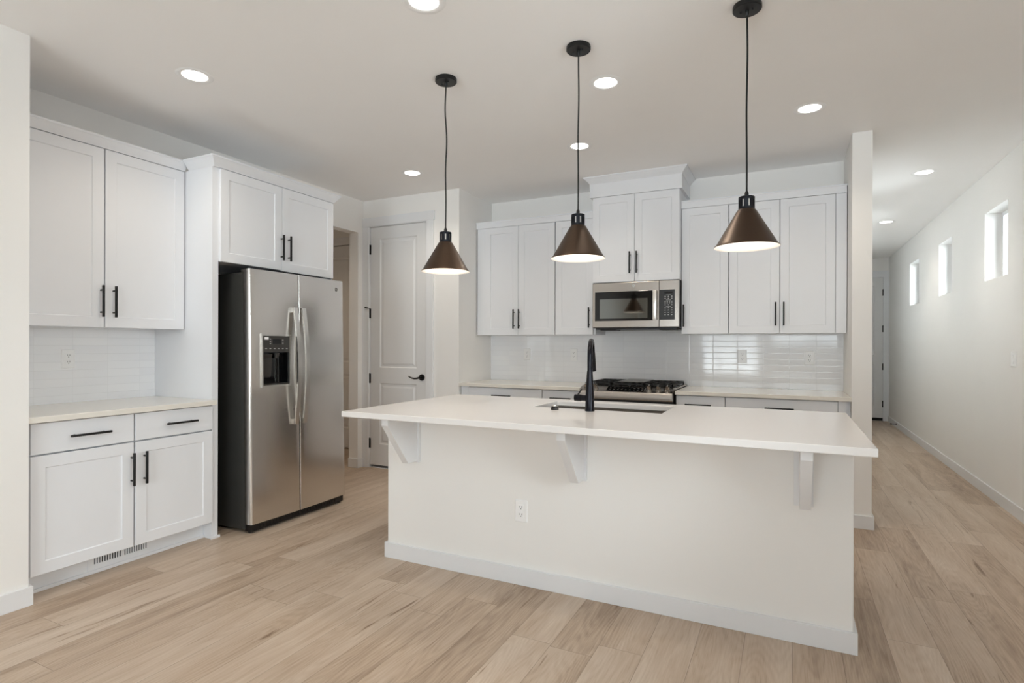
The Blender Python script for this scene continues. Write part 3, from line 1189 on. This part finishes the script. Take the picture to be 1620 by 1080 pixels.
for r, v in enumerate((1.672, 1.655, 1.629, 1.616, 1.600, 1.574, 1.556, 1.538, 1.518)):
    for q in range(3 if r not in (2, 3) else 4):
        u = -0.921 + q * (0.027 if r not in (2, 3) else 0.018)
        FMw.box(bm, u - 0.005, u + 0.005, v - 0.0028, v + 0.0028, 0.020, 0.0207)
for v in (1.683, 1.642, 1.586):
    FMw.box(bm, -0.914, -0.874, v - 0.0015, v + 0.0015, 0.020, 0.0207)
obj('button_legends', bm, M_LEGEND, kp)
bm = BM()
mc = FMw.P(-1.189, 1.775, 0.018)
cyl(bm, mc, FMw.P(-1.189, 1.775, 0.0195), 0.0155, seg=28)
em = obj('emblem', bm, M_STEEL_V, md_, 40)
bm = BM()
mc = FMw.P(-1.189, 1.775, 0.0195)
ring(bm, mc, 0.0140, 0.0010, 'Y')
monogram(bm, mc, 0.0135, 'Y')
obj('emblem_letters', bm, M_DKGREY, em, 60)

# ------------------------------------------------------------------ back run: base cabinets + worktops
FB = Frame('B', 4.610)


def base_cab(label, u0, u1, parts, filler=None):
    c = thing('base_cabinet', label, 'cabinet', ((u0 + u1) / 2, 4.9, 0), group='white shaker base cabinets')
    bm = BM()
    FB.box(bm, u0, u1, 0.112, 0.8715, -0.600, -0.018)
    obj('body', bm, M_CAB, c)
    add_doors(FB, c, parts)
    if filler:
        bm = BM()
        FB.box(bm, filler[0], filler[1], 0.112, 0.8715, -0.0178, 0.012)
        obj('filler_strip', bm, M_CAB, c)
    bm = BM()
    FB.box(bm, u0, u1, 0.0, 0.1115, -0.600, -0.075)
    obj('toe_kick', bm, M_TRIM, c)


base_cab('white two-door base cabinet with a wide drawer next to the pantry wall', -2.785, -1.9475,
         [('drawer', -2.702, -1.951, 0.712, 0.865, -2.345, 0.799, False),
          ('door', -2.702, -2.329, 0.114, 0.7045, -2.366, 0.555, True), ('door', -2.325, -1.951, 0.114, 0.7045, -2.309, 0.555, True)], (-2.785, -2.706))
base_cab('narrow white base cabinet just left of the stove', -1.947, -1.588,
         [('drawer', -1.944, -1.592, 0.712, 0.865, -1.768, 0.799, False), ('door', -1.944, -1.592, 0.114, 0.7045, -1.62, 0.555, True)])
base_cab('narrow white base cabinet just right of the stove', -0.798, -0.4275,
         [('drawer', -0.794, -0.4305, 0.712, 0.865, -0.626, 0.799, False), ('door', -0.794, -0.4305, 0.114, 0.7045, -0.77, 0.555, True)])
base_cab('white two-door base cabinet with a wide drawer beside the narrow wall end', -0.427, 0.400,
         [('drawer', -0.4245, 0.320, 0.712, 0.865, -0.055, 0.799, False),
          ('door', -0.4245, -0.054, 0.114, 0.7045, -0.09, 0.555, True), ('door', -0.050, 0.320, 0.114, 0.7045, -0.015, 0.555, True)], (0.324, 0.372))
bm = BM()
box(bm, XD + 0.0005, -1.586, 4.562, YB - 0.0102, KB, KT, 0.003)
tag(obj('worktop', bm, M_QUARTZ_W), 'cream white quartz worktop between the pantry wall and the stove', 'worktop', group='white quartz worktops')
bm = BM()
box(bm, -0.800, XP - 0.0005, 4.562, YB - 0.0102, KB, KT, 0.003)
tag(obj('worktop', bm, M_QUARTZ_W), 'cream white quartz worktop right of the stove', 'worktop', group='white quartz worktops')

# ------------------------------------------------------------------ gas range
rg = thing('stove', 'stainless slide-in gas stove with black grates and front knobs', 'stove', (-1.193, 4.85, 0))
RX0, RX1 = -1.5775, -0.8085
bm = BM()
box(bm, RX0 + 0.004, RX1 - 0.004, 4.555, YB - 0.012, 0.03, 0.900)
obj('body', bm, M_FRSIDE, rg)
bm = BM()
box(bm, RX0, RX1, 4.59, YB - 0.0125, 0.9025, 0.916, 0.003)
ck = obj('cooktop', bm, M_STEEL_H, rg)
bm = BM()
box(bm, RX0 + 0.02, RX1 - 0.02, 4.625, YB - 0.03, 0.916, 0.9185)
obj('cooktop_surface', bm, M_BGLOSS, ck)
bm = BM()
prism(bm, [(4.503, 0.820), (4.498, 0.828), (4.498, 0.872), (4.503, 0.883), (4.600, 0.922), (4.612, 0.922), (4.612, 0.902), (4.560, 0.902), (4.560, 0.820)],
      lambda a, b, h: (h, a, b), RX0, RX1)
pn = obj('control_panel', bm, M_STEEL_H, rg, 25)
nrm = Vector((0, -0.039, 0.097)).normalized()


def slope(x, t, d=0.0):
    p = Vector((x, 4.503 + 0.097 * t, 0.883 + 0.039 * t))
    return p + nrm * d


bm = BM()
for q in ((-1.345, -1.040),):
    vs = [bm.verts.new(slope(x, t, d)) for d in (0.0, 0.0015) for x, t in ((q[0], 0.18), (q[1], 0.18), (q[1], 0.86), (q[0], 0.86))]
    for f in ((0, 1, 2, 3), (4, 5, 6, 7), (0, 1, 5, 4), (1, 2, 6, 5), (2, 3, 7, 6), (3, 0, 4, 7)):
        bm.faces.new([vs[i] for i in f])
dp = obj('display', bm, M_BGLOSS, pn)
bm = BM()
for i in range(9):
    for t in (0.36, 0.62):
        x = -1.325 + i * 0.033
        if (i, t) in ((4, 0.62), (5, 0.62)):
            continue
        vs = [bm.verts.new(slope(xx, tt, 0.0018)) for xx, tt in ((x, t - 0.03), (x + 0.014, t - 0.03), (x + 0.014, t + 0.05), (x, t + 0.05))]
        bm.faces.new(vs)
obj('touch_legends', bm, M_LEGEND_DIM, dp)
for x in (-1.522, -1.447, -1.000, -0.926, -0.855):
    bm = BM()
    cyl(bm, slope(x, 0.5, 0.0), slope(x, 0.5, 0.010), 0.024, 0.023, 24)
    cyl(bm, slope(x, 0.5, 0.010), slope(x, 0.5, 0.034), 0.019, 0.017, 24)
    p = slope(x, 0.5, 0.034)
    tt = Vector((0, 0.097, 0.039)).normalized()
    a, b_ = p - tt * 0.019, p + tt * 0.019
    cyl(bm, a + nrm * 0.004, b_ + nrm * 0.004, 0.0052, seg=10)
    obj('knob', bm, M_KNOB, rg, 40)
bm = BM()
box(bm, RX0 + 0.006, RX1 - 0.006, 4.515, 4.5548, 0.20, 0.786, 0.004)
od = obj('oven_door', bm, M_STEEL_H, rg)
bm = BM()
box(bm, RX0 + 0.10, RX1 - 0.10, 4.5125, 4.515, 0.30, 0.64)
obj('oven_window', bm, M_BGLOSS, od)
bm = BM()
cyl(bm, (RX0 + 0.05, 4.462, 0.735), (RX1 - 0.05, 4.462, 0.735), 0.012, seg=16)
for x in (RX0 + 0.09, RX1 - 0.09):
    cyl(bm, (x, 4.462, 0.735), (x, 4.516, 0.735), 0.009, seg=12)
obj('handle', bm, M_STEEL_V, od, 40)
bm = BM()
box(bm, RX0 + 0.006, RX1 - 0.006, 4.52, 4.5548, 0.035, 0.193, 0.004)
obj('drawer', bm, M_STEEL_H, rg)
bm = BM()
box(bm, RX0 + 0.002, RX1 - 0.002, 4.545, 4.5546, 0.787, 0.8195)
obj('oven_gap_shade', bm, M_BPLAST, rg)  # black strip standing in for shade in the gap above the oven door
for x in (RX0 + 0.05, RX1 - 0.05):
    for y in (4.60, 5.15):
        bm = BM()
        cyl(bm, (x, y, 0.0), (x, y, 0.031), 0.018, seg=14)
        obj('foot', bm, M_BPLAST, rg, 40)
for x, y, r in ((-1.435, 4.76, 0.042), (-1.435, 5.05, 0.036), (-0.95, 4.76, 0.048), (-0.95, 5.05, 0.032)):
    bm = BM()
    lathe(bm, [(r, 0.9186), (r, 0.926), (r * 0.9, 0.930), (r * 0.72, 0.930), (r * 0.70, 0.936), (0.001, 0.937)], (x, y, 0), 24)
    obj('burner', bm, M_IRON, rg, 40)


def grate(x0, x1):
    bm = BM()
    y0, y1, z0, z1 = 4.632, 5.178, 0.930, 0.9455
    b = 0.0055
    for x in (x0 + b, x1 - b):
        box(bm, x - b, x + b, y0, y1, z0, z1)
    for y in (y0 + b, (y0 + y1) / 2, y1 - b):
        box(bm, x0, x1, y - b, y + b, z0, z1)
    for x in (x0 + (x1 - x0) * k for k in (0.28, 0.5, 0.72)):
        box(bm, x - b * 0.8, x + b * 0.8, y0, y1, z0 + 0.003, z1 + 0.001)
    for x in (x0 + b, x1 - b):
        for y in (y0 + b, y1 - b):
            box(bm, x - b, x + b, y - b, y + b, 0.9186, z0)
    return bm


obj('grate', grate(-1.560, -1.332), M_IRON, rg)
obj('grate', grate(-1.054, -0.826), M_IRON, rg)
obj('grate', grate(-1.326, -1.060), M_IRON, rg)
bm = BM()
box(bm, -1.305, -1.081, 4.74, 5.12, 0.9468, 0.955, 0.004)
obj('griddle_plate', bm, pm('griddle_grey', (128, 126, 124), 0.4, metal=0.6), rg)

# ------------------------------------------------------------------ island
IX0, IX1, IY, IYB = -2.136, 0.246, 2.690, 3.470
isl = thing('kitchen_island', 'long white kitchen island with three corbels under its overhang', 'island', (-0.945, 3.08, 0))
bm = BM()
box(bm, IX0, IX1, IY, IY + 0.115, 0, KB - 0.0002, 0.004)
obj('pony_wall', bm, M_WALL, isl)
bm = BM()
box(bm, IX0, IX0 + 0.02, IY + 0.1152, IYB, 0, KB - 0.0002)
box(bm, IX1 - 0.02, IX1, IY + 0.1152, IYB, 0, KB - 0.0002)
box(bm, IX0 + 0.02, IX1 - 0.02, IY + 0.1152, IYB - 0.07, 0, 0.13)
box(bm, IX0 + 0.02, IX1 - 0.02, IYB - 0.02, IYB, 0.112, KB - 0.0002)
for x in (-1.40, -0.53):
    box(bm, x, x + 0.018, IY + 0.1152, IYB - 0.02, 0.13, KB - 0.0002)
obj('cabinet_body', bm, M_CAB, isl)
bm = BM()
box(bm, IX0 - 0.014, IX1 + 0.014, IY - 0.014, IY - 0.0002, 0, 0.090, 0.0018)
box(bm, IX0 - 0.014, IX0 - 0.0002, IY - 0.0002, IYB - 0.07, 0, 0.090, 0.0018)
box(bm, IX1 + 0.0002, IX1 + 0.014, IY - 0.0002, IYB - 0.07, 0, 0.090, 0.0018)
obj('baseboard', bm, M_TRIM, isl)
for xc in (-1.937, -0.932, 0.062):
    bm = BM()
    box(bm, xc - 0.037, xc + 0.037, IY - 0.020, IY - 0.0002, 0.585, KB - 0.0002, 0.001)
    cb_ = obj('corbel', bm, M_TRIM, isl)
    bm = BM()
    prism(bm, [(IY - 0.020, KB - 0.0004), (2.405, KB - 0.0004), (2.405, 0.826), (2.588, 0.592), (IY - 0.020, 0.592)], lambda a, b, h: (h, a, b), xc - 0.017, xc + 0.025)
    obj('bracket', bm, M_TRIM, cb_)

SX0, SX1, SY0, SY1 = -1.333, -0.596, 3.012, 3.390
bm = BM()
# counter slab with a sink cut-out (grid in x,y)
xs, ys = [-2.159, SX0, SX1, 0.285], [2.3215, SY0, SY1, 3.512]
vs = {}


def CV(x, y, z):
    k = (x, y, z)
    if k not in vs:
        vs[k] = bm.verts.new(k)
    return vs[k]


for i in range(3):
    for j in range(3):
        if i == 1 and j == 1:
            continue
        for z in (KB, KT):
            bm.faces.new((CV(xs[i], ys[j], z), CV(xs[i + 1], ys[j], z), CV(xs[i + 1], ys[j + 1], z), CV(xs[i], ys[j + 1], z)))
        for cond, e in ((i == 0 or (i == 2 and j == 1), ((xs[i], ys[j]), (xs[i], ys[j + 1]))), (i == 2 or (i == 0 and j == 1), ((xs[i + 1], ys[j]), (xs[i + 1], ys[j + 1]))),
                        (j == 0 or (j == 2 and i == 1), ((xs[i], ys[j]), (xs[i + 1], ys[j]))), (j == 2 or (j == 0 and i == 1), ((xs[i], ys[j + 1]), (xs[i + 1], ys[j + 1])))):
            if cond:
                (a, b), (c_, d_) = e
                bm.faces.new((CV(a, b, KB), CV(c_, d_, KB), CV(c_, d_, KT), CV(a, b, KT)))
bmesh.ops.recalc_face_normals(bm, faces=bm.faces)
ed = [e for e in bm.edges if len(e.link_faces) == 2 and e.calc_face_angle() > 1.0]
bmesh.ops.bevel(bm, geom=ed, offset=0.0028, segments=2, affect='EDGES', profile=0.5)
tag(obj('worktop', bm, M_QUARTZ), 'large white quartz island worktop with an undermount sink cut-out', 'worktop', group='white quartz worktops')

# sink
sk = thing('sink', 'stainless undermount sink in the island worktop', 'sink', (-0.965, 3.2, 0.66))
bm = BM()
a0, a1, b0, b1 = SX0 - 0.004, SX1 + 0.004, SY0 - 0.004, SY1 + 0.004


def rect_loop(bm, x0, x1, y0, y1, z, r, n=5):
    out = []
    for cx, cy, t0 in ((x1 - r, y0 + r, -R90), (x1 - r, y1 - r, 0), (x0 + r, y1 - r, R90), (x0 + r, y0 + r, math.pi)):
        for i in range(n + 1):
            t = t0 + R90 * i / n
            out.append(bm.verts.new((cx + r * math.cos(t), cy + r * math.sin(t), z)))
    return out


Ls = [rect_loop(bm, a0 - 0.02, a1 + 0.02, b0 - 0.02, b1 + 0.02, KB - 0.0024, 0.02),
      rect_loop(bm, a0, a1, b0, b1, KB - 0.0024, 0.02),
      rect_loop(bm, a0 + 0.004, a1 - 0.004, b0 + 0.004, b1 - 0.004, 0.70, 0.03),
      rect_loop(bm, a0 + 0.03, a1 - 0.03, b0 + 0.03, b1 - 0.03, 0.668, 0.03)]
for k in range(3):
    n = len(Ls[0])
    for i in range(n):
        j = (i + 1) % n
        bm.faces.new((Ls[k][i], Ls[k][j], Ls[k + 1][j], Ls[k + 1][i]))
bm.faces.new(Ls[3])
so = obj('basin', bm, M_BASIN, sk, 40)
sm = so.modifiers.new('shell', 'SOLIDIFY')
sm.thickness = 0.0015
sm.offset = 1
bm = BM()
lathe(bm, [(0.057, 0.6688), (0.055, 0.672), (0.040, 0.670), (0.001, 0.6695)], (-0.965, 3.25, 0), 28)
obj('drain', bm, M_STEEL_V, sk, 40)

# faucet
fc = thing('faucet', 'tall matte black pull-down faucet standing on the island worktop', 'faucet', (-0.968, 2.945, KT))
bx, by = -0.968, 2.945
bm = BM()
lathe(bm, [(0.0265, KT), (0.0265, KT + 0.006), (0.0245, KT + 0.010), (0.0235, 0.975), (0.0215, 1.03), (0.0172, 1.09), (0.0155, 1.115), (0.0150, 1.12)], (bx, by, 0), 32, True, True)
obj('body', bm, M_FAUCET, fc, 40)
dirv = Vector((-0.23, 0.97, 0)).normalized()
bm = BM()
pts = [Vector((bx, by, 1.115)), Vector((bx, by, 1.15)), Vector((bx, by, 1.185))]
R = 0.090
for i in range(1, 15):
    t = math.radians(168) * i / 14
    pts.append(Vector((bx, by, 1.195)) + dirv * (R - R * math.cos(t)) + Vector((0, 0, R * math.sin(t))))
tube(bm, pts, 0.0138, 18)
obj('spout', bm, M_FAUCET, fc, 50)
bm = BM()
e0, e1 = pts[-1], pts[-2]
dd = (e0 - e1).normalized()
cyl(bm, e0 - dd * 0.004, e0 + dd * 0.050, 0.0145, 0.0175, 20)
cyl(bm, e0 + dd * 0.050, e0 + dd * 0.105, 0.0175, 0.0190, 20)
obj('spray_head', bm, M_FAUCET, fc, 40)
bm = BM()
cyl(bm, (bx - 0.018, by, 0.972), (bx - 0.050, by, 0.972), 0.0165, 0.0165, 22)
cyl(bm, (bx - 0.050, by, 0.972), (bx - 0.086, by, 0.972), 0.0190, 0.0185, 22)
cyl(bm, (bx - 0.070, by, 0.985), (bx - 0.074, by + 0.075, 1.012), 0.0050, 0.0038, 12)
obj('handle', bm, M_FAUCET, fc, 40)

ab = thing('air_switch', 'small round black air switch button beside the sink', 'button', (-1.167, 2.930, KT))
bm = BM()
lathe(bm, [(0.0225, KT), (0.0225, KT + 0.004), (0.0195, KT + 0.007), (0.0190, KT + 0.016), (0.0165, KT + 0.0185)], (-1.167, 2.930, 0), 28, True, True)
obj('base', bm, M_BLACK, ab, 40)
bm = BM()
lathe(bm, [(0.0125, KT + 0.0186), (0.0125, KT + 0.022), (0.010, KT + 0.024)], (-1.167, 2.930, 0), 24, True, True)
obj('button', bm, M_STEEL_V, ab, 40)


# ------------------------------------------------------------------ outlets
def outlet(fr, u, v, label, group='white duplex outlets'):
    root = thing('power_outlet', label, 'outlet', fr.P(u, v, 0), group=group)
    bm = BM()
    fr.loops(bm, u - 0.0355, u + 0.0355, v - 0.0575, v + 0.0575, [(0, 0.0003), (0, 0.002), (0.003, 0.0055)])
    obj('cover_plate', bm, M_PLATE, root)
    for dv in (0.0195, -0.0195):
        bm = BM()
        fr.loops(bm, u - 0.0165, u + 0.0165, v + dv - 0.0145, v + dv + 0.0145, [(0, 0.0055), (0, 0.0068), (0.0015, 0.0075)])
        rc = obj('receptacle', bm, M_PLATE, root)
        bm = BM()
        for du in (-0.0063, 0.0063):
            fr.box(bm, u + du - 0.0013, u + du + 0.0013, v + dv - 0.001, v + dv + 0.0075, 0.0074, 0.0079)
        cyl(bm, fr.P(u, v + dv - 0.0075, 0.0074), fr.P(u, v + dv - 0.0075, 0.0079), 0.0026, seg=12)
        obj('slots', bm, M_SLOT, rc)
    bm = BM()
    cyl(bm, fr.P(u, v, 0.0054), fr.P(u, v, 0.0066), 0.0032, 0.0026, 12)
    obj('screw', bm, M_PLATE, root)
    return root


FTB = Frame('B', YB - 0.010)
outlet(FTB, -2.377, 1.169, 'white outlet on back tile nearest the pantry wall')
outlet(FTB, -1.876, 1.169, 'white outlet on back tile just left of the stove and faucet')
outlet(FTB, -0.349, 1.169, 'white outlet on back tile in the window reflection right of the stove')
outlet(FTB, 0.161, 1.162, 'white outlet on back tile nearest the narrow wall end')
outlet(Frame('L', XW + 0.010), 1.895, 1.169, 'white outlet on the tile above the left worktop')
outlet(Frame('B', IY), -1.2585, 0.3875, 'white outlet low on the face of the island')


class FrameR(Frame):
    """faces -X"""

    def P(self, u, v, w):
        return (self.b - w, u, v)

    def box(self, bm, u0, u1, v0, v1, w0, w1, bev=0.0):
        return box(bm, self.b - w1, self.b - w0, u0, u1, v0, v1, bev)


FRt = FrameR('L', XR)
sw = thing('light_switch', 'white rocker light switch on the right hall wall', 'switch', (XR, 5.444, 1.165))
bm = BM()
FRt.loops(bm, 5.388, 5.500, 1.108, 1.223, [(0, 0.0003), (0, 0.002), (0.003, 0.0055)])
obj('cover_plate', bm, M_PLATE, sw)
bm = BM()
prism(bm, [(0.0055, 1.132), (0.0100, 1.134), (0.0062, 1.166), (0.0085, 1.196), (0.0055, 1.199)], lambda a, b, h: (XR - a, h, b), 5.427, 5.461)
obj('rocker', bm, M_PLATE, sw)

# door stop on the hall baseboard
ds = thing('door_stop', 'small black door stop on the baseboard at the end of the hall', 'door stop', (XR - 0.014, 10.40, 0.06))
bm = BM()
cyl(bm, (XR - 0.014, 10.40, 0.060), (XR - 0.020, 10.40, 0.060), 0.014, seg=16)
cyl(bm, (XR - 0.020, 10.40, 0.060), (XR - 0.080, 10.40, 0.060), 0.0048, seg=12)
obj('rod', bm, M_HINGE, ds, 40)
bm = BM()
cyl(bm, (XR - 0.080, 10.40, 0.060), (XR - 0.095, 10.40, 0.060), 0.011, 0.010, 16)
obj('bumper', bm, M_RUBBER_SHADE, ds, 40)


# ------------------------------------------------------------------ pendant lights
def pendant(x, y, zrim, label, wob, turn):
    ht = 0.164
    root = thing('pendant_lamp', label, 'pendant lamp', (x, y, H), group='bronze cone pendant lamps over the island')
    bm = BM()
    lathe(bm, [(0.059, H - 0.0003), (0.060, H - 0.004), (0.060, H - 0.019), (0.057, H - 0.0225), (0.012, H - 0.0235)], (x, y, 0), 40, True, True)
    for dx, dy in ((-0.026, 0.0), (0.022, -0.012)):
        cyl(bm, (x + dx, y + dy, H - 0.022), (x + dx, y + dy, H - 0.031), 0.0042, 0.0030, 10)
    obj('canopy', bm, M_BLACK, root, 35)
    bm = BM()
    lathe(bm, [(0.008, H - 0.022), (0.008, H - 0.040), (0.0045, H - 0.046)], (x, y, 0), 16, True, True)
    obj('strain_relief', bm, M_BLACK, root, 40)
    zs = zrim + ht
    zc = zs + 0.055
    bm = BM()
    n = 24
    pts = []
    z0, z1 = zc + 0.022, H - 0.044
    for i in range(n + 1):
        t = i / n
        env = math.sin(math.pi * t)
        pts.append((x + wob[0] * env * math.sin(t * wob[1] + wob[2]) * (0.25 + t * t), y + 0.4 * wob[0] * env * math.sin(t * 5), z0 + (z1 - z0) * t))
    tube(bm, pts, 0.0040, 8)
    obj('cord', bm, M_RUBBER_SHADE, root, 60)
    # vented socket cap: rings, lid and ribs with open slots
    bm = BM()
    lathe(bm, [(0.0335, zc - 0.013), (0.0335, zc - 0.002), (0.0315, zc), (0.009, zc + 0.001), (0.009, zc - 0.002), (0.0305, zc - 0.013), (0.0335, zc - 0.013)], (x, y, 0), 36)
    lathe(bm, [(0.0335, zs - 0.002), (0.0335, zs + 0.010), (0.0305, zs + 0.010), (0.0305, zs - 0.002), (0.0335, zs - 0.002)], (x, y, 0), 36)
    for k in range(8):
        t0 = 2 * math.pi * k / 8 + turn
        wd = 0.285
        ring_ = []
        for zz in (zs + 0.009, zc - 0.012):
            for rr in (0.0335, 0.0300):
                for s in (-1, 0, 1):
                    t = t0 + s * wd
                    ring_.append(bm.verts.new((x + rr * math.cos(t), y + rr * math.sin(t), zz)))
        A, B, C_, D = ring_[0:3], ring_[3:6], ring_[6:9], ring_[9:12]
        for i in range(2):
            bm.faces.new((A[i], A[i + 1], C_[i + 1], C_[i]))
            bm.faces.new((B[i], B[i + 1], D[i + 1], D[i]))
            bm.faces.new((A[i], A[i + 1], B[i + 1], B[i]))
            bm.faces.new((C_[i], C_[i + 1], D[i + 1], D[i]))
        bm.faces.new((A[0], B[0], D[0], C_[0]))
        bm.faces.new((A[2], B[2], D[2], C_[2]))
    obj('socket_cap', bm, M_SOCKET, root, 35)
    bm = BM()
    lathe(bm, [(0.0095, zc), (0.0085, zc + 0.016), (0.0045, zc + 0.026)], (x, y, 0), 16, True, True)
    obj('cord_grip', bm, M_BLACK, root, 40)
    bm = BM()
    lathe(bm, [(0.0335, zs), (0.040, zs - 0.006), (0.126, zrim + 0.010), (0.134, zrim + 0.003), (0.1345, zrim)], (x, y, 0), 64)
    sh = obj('lamp_shade', bm, M_BRONZE, root, 40)
    bm = BM()
    lathe(bm, [(0.0315, zs - 0.001), (0.038, zs - 0.008), (0.1245, zrim + 0.0085), (0.1325, zrim + 0.0015), (0.1345, zrim)], (x, y, 0), 64)
    o = obj('shade_lining', bm, M_SHADEIN, sh, 40)
    o['label'] = 'white inside of the shade'
    bm = BM()
    zb = zrim + 0.075
    lathe(bm, [(0.002, zb - 0.032), (0.016, zb - 0.028), (0.028, zb - 0.012), (0.030, zb), (0.026, zb + 0.018), (0.017, zb + 0.040), (0.014, zs - 0.022)], (x, y, 0), 28, True, True)
    obj('bulb', bm, M_BULB, root, 60)
    bm = BM()
    lathe(bm, [(0.016, zs - 0.0225), (0.020, zs - 0.018), (0.020, zs - 0.004), (0.027, zs + 0.004), (0.027, zc - 0.003)], (x, y, 0), 28, True, True)
    obj('lamp_holder', bm, M_SHADEIN, root, 40)
    l = bpy.data.lights.new('pendant_glow', 'SPOT')
    l.energy = PENDANT_POWER
    l.color = WARM
    l.spot_size = math.radians(150)
    l.spot_blend = 0.5
    l.shadow_soft_size = 0.03
    lo = bpy.data.objects.new('pendant_glow', l)
    COL.objects.link(lo)
    lo.location = (x, y, zb - 0.036)


pendant(-1.713, 2.655, 1.668, 'leftmost bronze cone pendant lamp, in front of the pantry door', (0.010, 12.0, 0.4), 0.18)
pendant(-0.936, 2.655, 1.690, 'middle bronze cone pendant lamp, left of the microwave', (0.004, 9.0, 1.0), 0.339)
pendant(-0.162, 2.655, 1.690, 'rightmost bronze cone pendant lamp, hanging before the right wall cabinets', (0.004, 7.0, 2.0), 0.0)


# ------------------------------------------------------------------ recessed lights
def can_master():
    root = thing('recessed_light', '', 'recessed light', (0, 0, 0))
    bm = BM()
    lathe(bm, [(0.0640, -0.0006), (0.0680, -0.0030), (0.089, -0.0026), (0.0950, -0.0003)], (0, 0, 0), 44)
    obj('trim_ring', bm, M_PLATE, root, 50)
    bm = BM()
    lathe(bm, [(0.0635, -0.0008), (0.061, -0.0022), (0.001, -0.0025)], (0, 0, 0), 44)
    obj('diffuser', bm, M_LED, root, 50)
    return root


cans = [((-2.945, 2.022), 'round downlight above the left cabinets, nearest the left wall'),
        ((-1.414, 2.015), 'round downlight cut by the top edge of the photo'),
        ((-0.928, 3.089), 'round downlight above the island between middle and right pendant cords'),
        ((0.120, 3.975), 'round downlight in front of the narrow wall end, right of the pendants'),
        ((-1.395, 3.986), 'round downlight crossed by the middle pendant cord'),
        ((-2.914, 3.986), 'small round downlight in front of the pantry door, left of the left pendant'),
        ((1.042, 5.857), 'round downlight in the hall ceiling nearer the kitchen'),
        ((1.054, 8.004), 'round downlight in the hall ceiling nearer the far door')]
master = can_master()
for i, ((x, y), lab) in enumerate(cans):
    o = master if i == 0 else copy_tree(master)
    o.location = (x, y, H)
    tag(o, lab, 'recessed light', group='round white recessed ceiling lights')
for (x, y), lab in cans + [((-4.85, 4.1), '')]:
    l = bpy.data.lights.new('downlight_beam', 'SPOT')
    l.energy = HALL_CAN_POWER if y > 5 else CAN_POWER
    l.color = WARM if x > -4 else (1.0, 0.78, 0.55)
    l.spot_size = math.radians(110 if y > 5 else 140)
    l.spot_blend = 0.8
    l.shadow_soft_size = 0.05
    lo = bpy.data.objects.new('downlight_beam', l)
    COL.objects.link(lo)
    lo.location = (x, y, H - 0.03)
